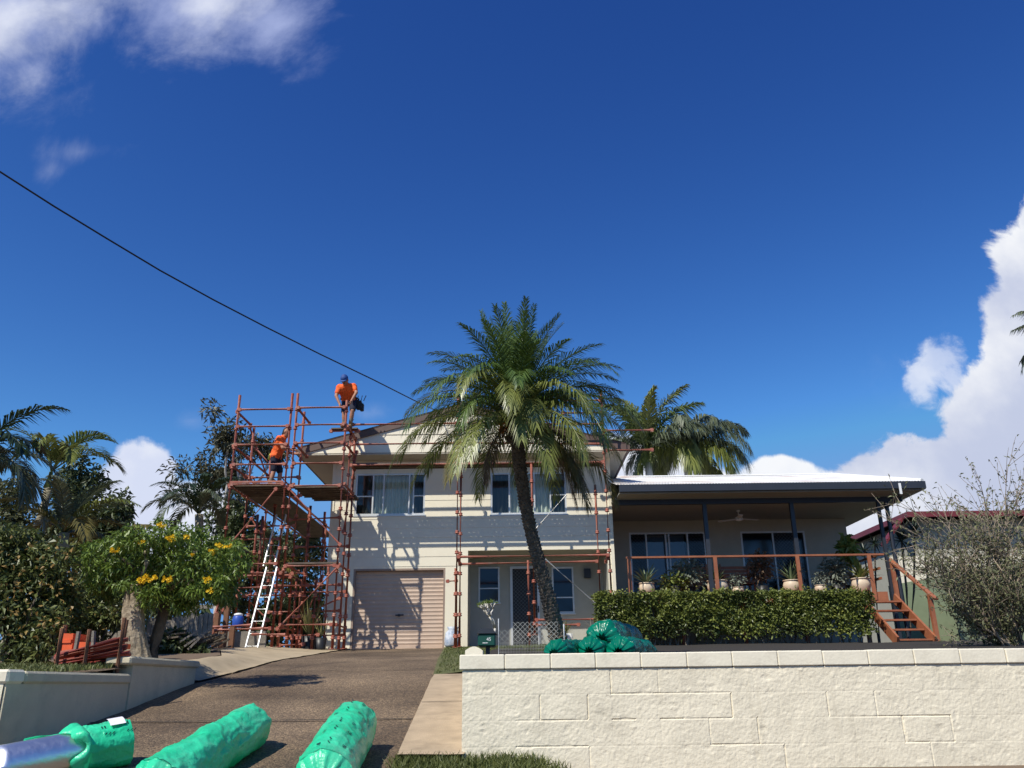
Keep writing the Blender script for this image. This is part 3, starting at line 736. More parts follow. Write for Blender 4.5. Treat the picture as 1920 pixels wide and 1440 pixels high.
# garage roller door
gx0, gx1, gz0, gz1 = GA
mb = MB(); n = int((gz1 - gz0 - .05) / .0125); vs = []
for i in range(n + 1):
    z = gz0 + .06 + (gz1 - gz0 - .06) * i / n; yb = YF + .13 - .012 * max(0, math.sin(2 * math.pi * i / 8)) ** .7 - (.006 if i % 8 == 0 else 0)
    vs += [(gx0 + .05, yb, z), (gx1 - .05, yb, z)]
mb.add(vs, [(2 * i, 2 * i + 1, 2 * i + 3, 2 * i + 2) for i in range(n)])
gd = mb.build('garage_door', M['garage'], house)
mb = MB(); mb.box(gx0 + .05, gx1 - .05, YF + .10, YF + .15, 2.5, 2.56); mb.build('bottom_rail', M['garage'], gd)
mb = MB(); hx = X(747, 1153, YF); hz = Z(747, 1153, YF); mb.bar((hx - .09, YF + .09, hz), (hx + .12, YF + .09, hz + .005), .03, .035); mb.box(hx - .03, hx + .03, YF + .09, YF + .12, hz - .03, hz + .03); mb.build('handle', M['charcoal'], gd)
mb = MB(); mb.box(gx0, gx0 + .05, YF - .005, YF + .16, 2.5, gz1 - .05); mb.box(gx1 - .05, gx1, YF - .005, YF + .16, 2.5, gz1 - .05); mb.box(gx0, gx1, YF - .005, YF + .16, gz1 - .05, gz1); mb.build('garage_frame', M['garageframe'], house)
# gable roof
YG = 21.3; EX0, EX1 = X(560, 850, YG), 2 * PKX - X(560, 850, YG)
sl = (PZ - EZ) / (PKX - EX0)
def roof_half(mb, xa, xb, y0, y1, za, zb, corr=.076, t=.03):
    """ribbed sheet: ribs run from the eave (xa, za) up to the ridge (xb, zb)"""
    n = int((y1 - y0) / (corr / 2)); vs = []
    for i in range(n + 1):
        y = y0 + (y1 - y0) * i / n; h = .012 if i % 2 else 0
        vs += [(xa, y, za + h + t), (xb, y, zb + h + t)]
    mb.add(vs, [(2 * i, 2 * i + 1, 2 * i + 3, 2 * i + 2) for i in range(n)])
    mb.add([(xa, y0, za), (xb, y0, zb), (xb, y1, zb), (xa, y1, za)], [(0, 1, 2, 3)])
mb = MB(); roof_half(mb, EX0, PKX, YG - .04, 32.4, EZ + .16, PZ + .16); roof_half(mb, EX1, PKX, YG - .04, 32.4, EZ + .16, PZ + .16)
rf = mb.build('roof', M['roofbrown'], house)
mb = MB(); mb.tube([(PKX, YG - .05, PZ + .19), (PKX, 32.4, PZ + .19)], .07, 10); mb.build('ridge_cap', M['roofbrown'], rf)
mb = MB()
for xa in (EX0, EX1):
    mb.prism([(xa, EZ - .02), (PKX, PZ - .02), (PKX, PZ + .18), (xa, EZ + .18)], 1, YG - .03, YG + .01)
mb.build('barge_board', M['barge'], house)
mb = MB()
for xa, xb in ((EX0 - .1, EX0), (EX1, EX1 + .1)): mb.box(xa, xb, YG + .011, 32.3, EZ + .02, EZ + .15)
mb.build('gutter', M['barge'], house)
mb = MB(); zb = EZ + .015                                               # gable infill boards under the barge
for i in range(5):
    za, zt = zb + i * .25, min(zb + (i + 1) * .25, PZ - .06)
    if za >= PZ - .1: break
    xa, xt = EX0 + (za - EZ) / sl + .05, EX0 + (zt - EZ) / sl + .05
    mb.add([(xa, YG + .01, za), (2 * PKX - xa, YG + .01, za), (2 * PKX - xt, YG + .028, zt), (xt, YG + .028, zt)], [(0, 1, 2, 3)])
    mb.add([(xa, YG + .01, za), (2 * PKX - xa, YG + .01, za), (2 * PKX - xa, YG + .04, za), (xa, YG + .04, za)], [(0, 1, 2, 3)])
mb.build('gable_wall', M['cream'], house)
mb = MB(); mb.box(EX0, EX1, YG + .012, YF - .001, EZ - .03, EZ); mb.box(EX0, HX0 - .021, YF, 32.3, EZ - .03, EZ); mb.box(HX1 + .021, EX1, YF, 32.3, EZ - .03, EZ); mb.build('soffit', M['soffit'], house)
mb = MB(); fz = Z(740, 869, YF); mb.tube([(X(690, 869, YF), YF - .05, fz), (X(812, 866, YF), YF - .05, fz)], .02); mb.tube([(X(746, 869, YF), YF - .05, fz + .1), (X(746, 869, YF), YF - .05, fz - .1)], .025); mb.build('conduit', M['white'], house)
mb = MB(); mb.box(X(1111, 1067, YF) - .12, X(1111, 1067, YF) + .06, YR - .12, YR - .002, 4.35, 4.6); mb.build('meter_box', M['charcoal'], house)

# verandah wing
YD, YWG, YE = 21.5, 24.5, 20.8
WX1 = X(1597, 1060, YWG); DX1 = X(1655, 1110, YD); EXR = X(1730, 908, YE); EWZ = Z(1450, 908, YE); DZ = Z(1400, 1113, YD)
RX1 = X(1560, 893, 25.0); RZ = Z(1380, 893, 25.0)
D1 = (X(1182, 1050, YWG), X(1326, 1050, YWG), DZ + .02, Z(1250, 998, YWG)); D2 = (X(1393, 1050, YWG), X(1515, 1050, YWG), DZ + .02, Z(1450, 996, YWG))
CZ = EWZ - .22
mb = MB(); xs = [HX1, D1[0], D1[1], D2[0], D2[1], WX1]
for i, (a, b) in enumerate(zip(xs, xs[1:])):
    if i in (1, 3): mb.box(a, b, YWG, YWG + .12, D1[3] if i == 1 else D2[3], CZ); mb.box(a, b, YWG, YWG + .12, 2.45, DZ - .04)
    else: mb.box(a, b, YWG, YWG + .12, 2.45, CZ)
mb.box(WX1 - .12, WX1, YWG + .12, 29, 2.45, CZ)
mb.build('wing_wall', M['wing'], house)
mb = MB(); mb.box(HX1, WX1 - .12, 26, 26.1, 3.6, CZ); mb.build('wing_inner_wall', M['inside'], house)
def sliding(o, y, mull, screens):
    f = window('sliding_door', o, y, mull, (), False, 'alu', .05, .08, darkpanes=screens); return f
d1p = (1182, 1326); f = sliding(D1, YWG + .01, [fx(q, d1p, D1) for q in (1214, 1251, 1257, 1292)], (0, 4))
for q in (1214, 1250, 1292): pass
mb = MB(); mb.box(fx(1214, d1p, D1), fx(1292, d1p, D1), YWG + .5, YWG + .52, DZ + .02, D1[3]); mb.build('blind', mat('blue grey blind', (.10, .16, .24), .8), f)
mb = MB(); diamond(mb, D1[0] + .05, fx(1212, d1p, D1), DZ + .1, D1[3] - .05, YWG - .01, .1, .005); mb.build('grille', M['charcoal'], f); mb = MB(); diamond(mb, fx(1294, d1p, D1), D1[1] - .05, DZ + .1, D1[3] - .05, YWG - .01, .1, .005); mb.build('grille', M['charcoal'], f)
d2p = (1393, 1515); f = sliding(D2, YWG + .01, [fx(q, d2p, D2) for q in (1454, 1500)], (0, 1, 2))
mb = MB(); diamond(mb, fx(1456, d2p, D2), fx(1499, d2p, D2), DZ + .1, D2[3] - .05, YWG - .01, .1, .005); mb.build('grille', mat('dim grille', (.09, .10, .11), .5), f)
# wing roof: hip at the right end
def slab(mb, pts, t=.03):
    n = len(pts); top = [Vector(p) for p in pts]; bot = [p - Vector((0, 0, t)) for p in top]
    mb.add(top + bot, [tuple(range(n)), tuple(reversed(range(n, 2 * n)))] + [(i, n + i, n + (i + 1) % n, (i + 1) % n) for i in range(n)])
mb = MB()
n = int((EXR - HX1) / .038); rowA = []; rowB = []
ew = EWZ + .03
for i in range(n + 1):                                                 # front slope, corrugated, clipped by the hip
    x = HX1 + .02 + (EXR - HX1 - .02) * i / n; h = .011 if i % 2 else 0
    top_y = 25.0 if x < RX1 else 25.0 - (x - RX1) / (EXR - RX1) * (25.0 - YE)
    zt = ew + (RZ - ew) * (top_y - YE) / (25.0 - YE)
    rowA.append((x, YE - .03, ew + h)); rowB.append((x, top_y, zt + h))
k = len(rowA); mb.add(rowA + rowB, [(i, i + 1, k + i + 1, k + i) for i in range(k - 1)])
mb.add([(EXR, YE, ew), (EXR, 29.2, ew), (RX1, 25.0, RZ)], [(0, 1, 2)])
mb.add([(HX1 + .02, 29.2, ew), (EXR, 29.2, ew), (RX1, 25.0, RZ), (HX1 + .02, 25.0, RZ)], [(0, 1, 2, 3)])
wr = mb.build('wing_roof', M['roofwhite'], house)
mb = MB(); mb.tube([(HX1 + .02, 25.0, RZ + .02), (RX1, 25.0, RZ + .02), (EXR, YE, ew + .02)], .05, 8); mb.build('ridge_cap', M['roofwhite'], wr)
mb = MB(); mb.box(X(1160, 908, YE), EXR + .02, YE - .12, YE - .01, EWZ - .17, EWZ + .01); mb.box(EXR - .05, EXR + .06, YE - .009, 29.2, EWZ - .17, EWZ + .01); mb.build('wing_gutter', M['charcoal'], house)
mb = MB(); mb.box(X(1160, 908, YE), EXR - .05, YE - .005, YD - .1, EWZ - .20, EWZ - .16); mb.box(HX1 + .001, EXR - .06, YD - .1, 29, CZ + .001, CZ + .04); mb.build('verandah_ceiling', M['ceiling'], house)
mb = MB(); mb.box(HX1 + .05, X(1690, 935, YD), YD - .06, YD + .06, CZ - .13, CZ); mb.build('verandah_beam', M['charcoal'], house)
for px in (1325, 1490):
    x = X(px, 1000, YD); mb = MB(); mb.box(x - .05, x + .05, YD - .05, YD + .05, DZ, CZ - .131); mb.build('verandah_post', M['charcoal'], house)
for px in (1655, 1671):
    x = X(px, 1000, YD); mb = MB(); mb.box(x - .04, x + .04, YD - .04, YD + .04, 2.45, CZ - .131); mb.build('verandah_post', M['charcoal'], house)
mb = MB(); px_ = X(1685, 920, YE); mb.tube([(px_, YE - .06, EWZ - .16), (px_, YE - .04, EWZ - .28), (px_ - .06, YE + .3, EWZ - .46), (px_ - .10, YD - .09, EWZ - .52), (px_ - .10, YD - .09, 2.5)], .035, 8); mb.build('downpipe', M['charcoal'], house)
mb = MB(); q = X(1683, 912, YE); mb.box(q - .03, q + .03, YE - .135, YE - .121, EWZ - .32, EWZ - .04); mb.build('gutter_bracket', M['white'], house)
# deck, rails, steps
mb = MB(); n = 22
for i in range(n):
    y = YD - .02 + (YWG - YD) * i / n; mb.box(HX1 + .02, DX1 + .1, y, y + (YWG - YD) / n - .006, DZ - .03, DZ)
mb.box(HX1 + .02, DX1 + .1, YD - .055, YD - .021, DZ - .22, DZ + .002)
for x in frange(HX1 + .2, DX1, 1.6): mb.box(x - .045, x + .045, YD + 1.2, YD + 1.3, 2.4, DZ - .031)
deck = mb.build('deck', M['timber'], house)
RZT = Z(1400, 1043, YD)
mb = MB(); mb.box(X(1174, 1045, YD), X(1656, 1043, YD), YD - .07, YD + .06, RZT - .022, RZT + .022); mb.build('handrail', M['timber'], house)
for px in (1180, 1342, 1497, 1632):
    x = X(px, 1078, YD); mb = MB(); mb.box(x - .045, x + .045, YD - .10, YD - .0551, DZ - .2, RZT - .0221); mb.build('rail_post', M['timber'], house)
mb = MB(); mb.box(DX1 + .02, DX1 + .09, YD + .061, YWG, RZT - .022, RZT + .022)
for z in (DZ + .35, DZ + .6): mb.box(DX1 + .03, DX1 + .07, YD + .06, YWG, z - .03, z + .03)
mb.build('side_rail', M['timber'], house)
SX0, SX1 = X(1612, 1125, YD), X(1672, 1130, YD) + .06
Y0, Y1 = YD - .06, 19.72; ZB = 2.36
mb = MB()
for x in (SX0, SX1): mb.bar((x, Y0, DZ - .16), (x, Y1, ZB + .06), .05, .24, (0, 0, 1))
st = mb.build('staircase', M['timber'], house)
for i in range(5):
    t = (i + 1) / 5.6; y = Y0 + (Y1 - Y0) * t; z = DZ + (ZB - DZ) * t - .02
    mb = MB(); mb.box(SX0 + .03, SX1 - .03, y - .14, y - .005, z - .04, z); mb.box(SX0 + .03, SX1 - .03, y + .005, y + .14, z - .04, z); mb.build('tread', M['timber'], st)
ta, tb = Z(1668, 1052, Y0), Z(1716, 1118, Y1 + .05)
mb = MB()
mb.box(SX1 + .03, SX1 + .12, Y0 - .05, Y0 + .04, DZ - .3, ta); mb.build('newel_post', M['timber'], st); mb = MB(); mb.box(SX1 + .03, SX1 + .12, Y1 + .0, Y1 + .09, ZB - .05, tb + .05)
mb.build('newel_post', M['timber'], st)
mb = MB(); mb.bar((SX1 + .075, Y0 + .1, ta + .06), (SX1 + .075, Y1 - .25, tb + .02 - .12), .10, .045, (0, 0, 1)); mb.build('stair_rail', M['timber'], st)
# ------------------------------------------------------------------ scaffolding
TR = .035
def standard(par, x, y, z0, z1, r=TR, m='steelred', lean=0):
    mb = MB(); mb.tube([(x, y, z0), (x + lean, y, z1)], r, 10)
    z = z0 + .25
    while z < z1 - .1:                                                   # pressed fittings every half metre
        xx = x + lean * (z - z0) / (z1 - z0)
        mb.lathe([(r, -.04), (r + .022, -.03), (r + .022, -.015), (r, 0), (r + .014, .02), (r + .014, .035), (r, .045)], (xx, y, z), 8, False); z += .5
    mb.box(x - .07, x + .07, y - .07, y + .07, z0 - .012, z0 + .001)
    return mb.build('standard', M[m], par, True)
def ledger(par, a, b, name='ledger', m='steelred', r=.033, ends=True):
    mb = MB(); a = Vector(a); b = Vector(b); mb.tube([a, b], r, 10)
    d = (b - a).normalized()
    if ends:
        for p, s in ((a, 1), (b, -1)):
            q = p + d * s * .05; mb.bar(q - d * .035, q + d * .035, .075, .08)
    return mb.build(name, M[m], par, False)
def planks(par, x0, x1, y0, y1, z, along='x', width=.225, gap=.012, m='plank', holes=True):
    """perforated steel scaffold planks laid side by side; the holes are real"""
    a0, a1, c0, c1 = (x0, x1, y0, y1) if along == 'x' else (y0, y1, x0, x1)
    n = max(1, int((c1 - c0 + gap) / (width + gap)))
    for i in range(n):
        p = c0 + i * (width + gap); q = p + width; mb = MB()
        def bx(u0, u1, v0, v1, z0=z - .03, z1=z):
            if along == 'x': mb.box(u0, u1, v0, v1, z0, z1)
            else: mb.box(v0, v1, u0, u1, z0, z1)
        if holes:
            hs = .03; w = (width - 2 * hs) / 3
            bx(a0, a1, p, p + w); bx(a0, a1, p + w + hs, p + 2 * w + hs); bx(a0, a1, q - w, q)
            k = a0; j = 0
            while k < a1:
                step = .13 if j % 3 else .34
                e = min(k + step - hs, a1)
                for v in (p + w, p + 2 * w + hs): bx(k, e, v, v + hs, z - .028, z - .001)
                k += step; j += 1
            bx(a0, a1, p, p + .006, z - .06, z - .0301); bx(a0, a1, q - .006, q, z - .06, z - .0301)
        else: bx(a0, a1, p, q, z - .04, z)
        mb.build('plank', M[m], par)
YA, YB = 19.9, 21.1
XA, XB, XC = X(430, 930, YA), X(538, 930, YA), X(640, 930, YA)
tz = lambda py: Z(540, py, YA)
PLZ = tz(906)
tower = thing('scaffold_tower', (XB, 20.5, 2.4), 'tall red scaffold tower with working decks at the left end of the house', 'scaffold')
gl = lambda x, y: (zl(y) if x < -5 else zl(y) * .4 + zd(y) * .6) + .03
for (x, y, top) in ((XA, YA, tz(740)), (XB - .07, YA, tz(738)), (XB + .07, YA, tz(738)), (XC, YA, tz(752)), (XA + .05, YB, tz(775)), (XB - .05, YB, tz(745)), (XB + .30, YB, tz(930)), (XC + .02, YB, tz(800)),
                    (XA, 23.0, tz(800)), (XB - .2, 23.0, tz(905)), (XA, 25.4, tz(860)), (XB - .25, 25.4, tz(905)), (XA, 27.8, tz(880)), (XB - .25, 27.8, tz(905))):
    standard(tower, x, y, gl(x, min(y, 21.5)), top)
for py in (768, 800, 834, 871): ledger(tower, (XA, YA - .05, tz(py)), (XB - .07, YA - .05, tz(py)))
for py in (766, 798, 832, 870): ledger(tower, (XB + .07, YA - .05, tz(py)), (XC, YA - .05, tz(py)))
for py in (908, 1057, 1178): ledger(tower, (XA, YA - .05, tz(py)), (XB - .07, YA - .05, tz(py)))
for py in (912, 1062, 1172): ledger(tower, (XB + .07, YA - .05, tz(py)), (XC, YA - .05, tz(py)))
for py in (872, 893, 968, 1066, 1185): ledger(tower, (XA + .05, YB + .05, tz(py)), (XB - .05, YB + .05, tz(py)))
for py in (908, 1010, 1100, 1186): ledger(tower, (XB - .05, YB + .05, tz(py)), (XC + .02, YB + .05, tz(py)))
for x, pys in ((XA - .04, (770, 834, 871, 908, 1057, 1178)), (XB + .12, (768, 834, 908, 1060, 1176)), (XC + .045, (800, 834, 908, 1060, 1172))):
    for py in pys: ledger(tower, (x, YA, tz(py)), (x, YB, tz(py)), 'transom')
for py in (834, 871, 908, 1060):
    ledger(tower, (XA - .04, YB, tz(py)), (XA - .04, 27.8, tz(py))); ledger(tower, (XB - .27, YB, tz(py)), (XB - .27, 27.8, tz(py))) if py in (908, 1060) else None
def tp(px, py, Y=YA - .1): return P(px, py, Y)
for a, b in (((520, 914), (432, 1020)), ((540, 914), (640, 1024)), ((636, 1060), (517, 1182))): ledger(tower, tp(*a), tp(*b), 'brace', r=.024)
ledger(tower, (XA - .08, YB, tz(772)), (XA - .08, 24.6, tz(890)), 'brace', r=.024)
ledger(tower, (XA + .1, YB + .1, tz(812)), (XB - .3, YB + .1, tz(890)), 'brace', r=.024)
ledger(tower, tp(395, 1180, 19.3), tp(428, 1060, 19.9), 'brace', r=.024)
ledger(tower, tp(555, 1160, 21.0), tp(640, 1120, 21.0)); ledger(tower, tp(545, 1075, 20.6), tp(575, 1075, 20.6)); ledger(tower, tp(514, 1098, 20.6), tp(580, 1098, 20.6))
for (px, y, top) in ((468, 20.5, 965), (478, 20.6, 968), (500, 22.2, 940), (612, 20.9, 1060), (598, 22.0, 960)): standard(tower, X(px, 1130, y), y, gl(-6, min(y, 21)), Z(px, top, y))
for (a, b, y) in (((412, 1076), (530, 1074), 20.3), ((420, 1103), (500, 1101), 20.4), ((455, 1117), (535, 1116), 20.8), ((520, 1082), (548, 1082), 20.9), ((500, 1148), (640, 1145), 21.2), ((515, 1100), (640, 1096), 21.25), ((430, 1012), (525, 1010), 21.2), ((540, 975), (640, 970), 21.3)): ledger(tower, P(a[0], a[1], y), P(b[0], b[1], y))
for (a, b, y) in (((425, 1085), (505, 1165), 21.0), ((395, 1190), (420, 1140), 19.6), ((560, 1190), (600, 1090), 21.4), ((470, 970), (520, 1050), 21.2)): ledger(tower, P(a[0], a[1], y), P(b[0], b[1], y), 'brace', r=.022)
for px in (553, 562, 590): standard(tower, X(px, 1130, 20.7), 20.7, gl(-5, 20.7), Z(px, 1085, 20.7))
ledger(tower, tp(520, 1210, 20.7), tp(572, 1208, 20.7)); ledger(tower, tp(545, 1192, 20.7), tp(600, 1190, 20.7))
planks(tower, XA + .02, XB - .1, YA + .02, YB, PLZ, 'x')
planks(tower, XB + .12, XC, YA + .02, YB, PLZ - .05, 'x'); planks(tower, XB + .25, XC + .1, YB + .06, 21.85, PLZ - .03, 'x')
planks(tower, XA + .05, XB - .3, YB + .06, 27.6, PLZ, 'y', holes=False)
planks(tower, XB + .1, XC, YA + .05, YB - .55, tz(1054), 'x', holes=False)
planks(tower, XA + .1, XB - .1, YB - .3, YB, tz(1062), 'x', holes=False)
mb = MB(); mb.box(XA, XB - .1, YA - .09, YA - .055, PLZ + .005, PLZ + .05); mb.build('toe_board', M['steelred'], tower)

YFr, YFb = 20.66, 21.2
fz_ = lambda py, px=860: Z(px, py, YFr)
X1, X2, X3, X4 = X(650, 950, YFr), X(857, 1000, YFr), X(1000, 1050, YFr), X(1138, 950, YFr)
front = thing('scaffold', ((X1 + X4) / 2, 20.9, 2.45), 'red tube scaffold standing across the front of the house with a high narrow deck', 'scaffold')
for (x, y, z0, top) in ((X1, YFr, 2.45, Z(655, 770, YFr)), (X2, YFr, 2.45, fz_(708)), (X4, YFr, 2.45, fz_(735, 1135)), (X1 + .02, YFb, 2.5, Z(655, 845, YFr)), (X2 - .06, YFb, 2.5, fz_(1060)), (X2 + .05, YFb, 2.5, fz_(860)), (X4 - .22, YFb, 2.5, fz_(900, 1135)),
                        (X3, YFr, fz_(1190, 1003), fz_(870, 998)), (X3 - .12, YFb, 2.5, fz_(1045, 998))):
    standard(front, x, y, z0, top)
PZF = Z(720, 867, 20.7)
for py in (796, 833):
    ledger(front, (X1, YFr - .05, Z(760, py, YFr)), (X2, YFr - .05, Z(760, py, YFr)), m='steelred'); ledger(front, (X2, YFr - .05, Z(760, py, YFr)), (X4, YFr - .05, Z(1000, py + 2, YFr)))
for py in (752, 775): ledger(front, (X3 + .8, YFr - .05, fz_(py, 1100)), (X4, YFr - .05, fz_(py, 1100)))
for py in (808, 845): ledger(front, (X4, YFr - .06, fz_(py, 1180)), (X(1225, py, YFr), YFr - .06, fz_(py, 1180)))
for px in (1180,): pass
ledger(front, (X1, YFr + .02, PZF - .07), (X2, YFr + .02, PZF - .07)); ledger(front, (X2, YFr + .02, PZF - .07), (X4, YFr + .02, PZF - .07))
for x in (X1 + .04, X2 + .04, X3 + .3, X4 - .04): ledger(front, (x, YFr, PZF - .06), (x, YFb + .02, PZF - .06), 'transom')
ledger(front, (X2, YFr - .05, fz_(1043, 1000)), (X4, YFr - .05, fz_(1043, 1000))); ledger(front, (X2, YFb, Z(1000, 1056, YFb)), (X4 - .22, YFb, Z(1000, 1054, YFb)))
ledger(front, (X3, YFr - .05, fz_(1162, 1060)), (X(1125, 1160, YFr), YFr - .05, fz_(1162, 1060))); ledger(front, (X3, YFr + .3, fz_(1170, 1060)), (X(1090, 1170, YFr), YFr + .3, fz_(1170, 1060)))
for x in (X2 + .04, X4 - .04): ledger(front, (x, YFr, fz_(1048, 1000)), (x, YFb, fz_(1050, 1000)), 'transom')
ledger(front, (X(836, 1090, YFb), YFb, Z(836, 1090, YFb)), (X2, YFb, Z(836, 1089, YFb)), 'transom')
ledger(front, P(1004, 992, 20.9), P(1062, 928, 20.9), 'brace', 'steelgrey', .02, False); ledger(front, P(1022, 1048, 20.9), P(1122, 1136, 20.9), 'brace', 'steelgrey', .02, False)
ledger(front, (X1 + .08, YFb, Z(650, 845, YFb)), (X1 - .05, YFr, Z(640, 1000, YFr)), 'brace', 'steelred', .024)
planks(front, X1 + .02, X4, 20.73, 21.18, PZF, 'x', width=.215)

# ------------------------------------------------------------------ ladder, bucket, trestle
def ladder(la, lb, label):
  lad = thing('ladder', la, label, 'ladder')
  d = (lb - la).normalized(); sx = Vector((.27, 0, 0)); up = d.cross(Vector((1, 0, 0)))
  for s in (0, 1):
    mb = MB(); mb.bar(la + sx * s, lb + sx * s * .9, .025, .06, (0, 1, 0)); mb.build('ladder_rail', M['alubright'], lad)
  L_ = (lb - la).length
  for k in range(1, int(L_ / .29)):
    p = la + d * (k * .29); mb = MB(); mb.tube([p + Vector((.0, 0, 0)), p + sx * (1 - .1 * k * .29 / L_)], .013, 8); mb.build('rung', M['alubright'], lad)
ladder(P(455, 1236, 19.0), P(500, 1064, 19.75), 'bright aluminium ladder leaning on the lower deck of the scaffold tower')
ladder(P(494, 1062, 20.9), P(519, 965, 21.4), 'shaded aluminium ladder between the lower and upper decks of the tower')
mb = MB(); bp = P(445, 1176, 19.6)
bk = thing('bucket', bp, 'small blue drink cooler with a white lid on the low red planks', 'bucket')
mb.lathe([(.11, 0), (.125, .02), (.12, .22), (.10, .25)], bp, 16); mb.build('body', M['blue'], bk, True)
mb = MB(); mb.lathe([(.102, .25), (.10, .29), (.05, .31), (.02, .315)], bp, 16); mb.build('lid', M['white'], bk, True)
tre = thing('trestle', P(420, 1240, 18.6), 'low brown and red trestle stacked with scaffold tubes beside the ladder', 'trestle')
for px, py0, py1, Y in ((430, 1175, 1240, 18.4), (411, 1185, 1245, 18.3), (402, 1150, 1205, 18.9), (420, 1135, 1200, 19.1)):
    mb = MB(); mb.box(X(px, py1, Y) - .05, X(px, py1, Y) + .05, Y - .05, Y + .05, zl(Y) - .1, Z(px, py0, Y)); mb.build('post', M['brownwood'], tre)
for a, b, Y in (((402, 1182), (494, 1178), 18.5), ((398, 1176), (470, 1172), 18.7), ((472, 1189), (535, 1190), 18.8), ((405, 1178), (392, 1205), 18.6)):
    mb = MB(); mb.tube([P(a[0], a[1], Y), P(b[0], b[1], Y)], .035, 8); mb.build('rail', M['steelred'], tre)
mb = MB(); mb.box(X(400, 1190, 19.4), X(500, 1190, 19.4), 19.35, 19.42, 2.3, Z(450, 1184, 19.4)); mb.build('panel', M['oldwood'], tre)

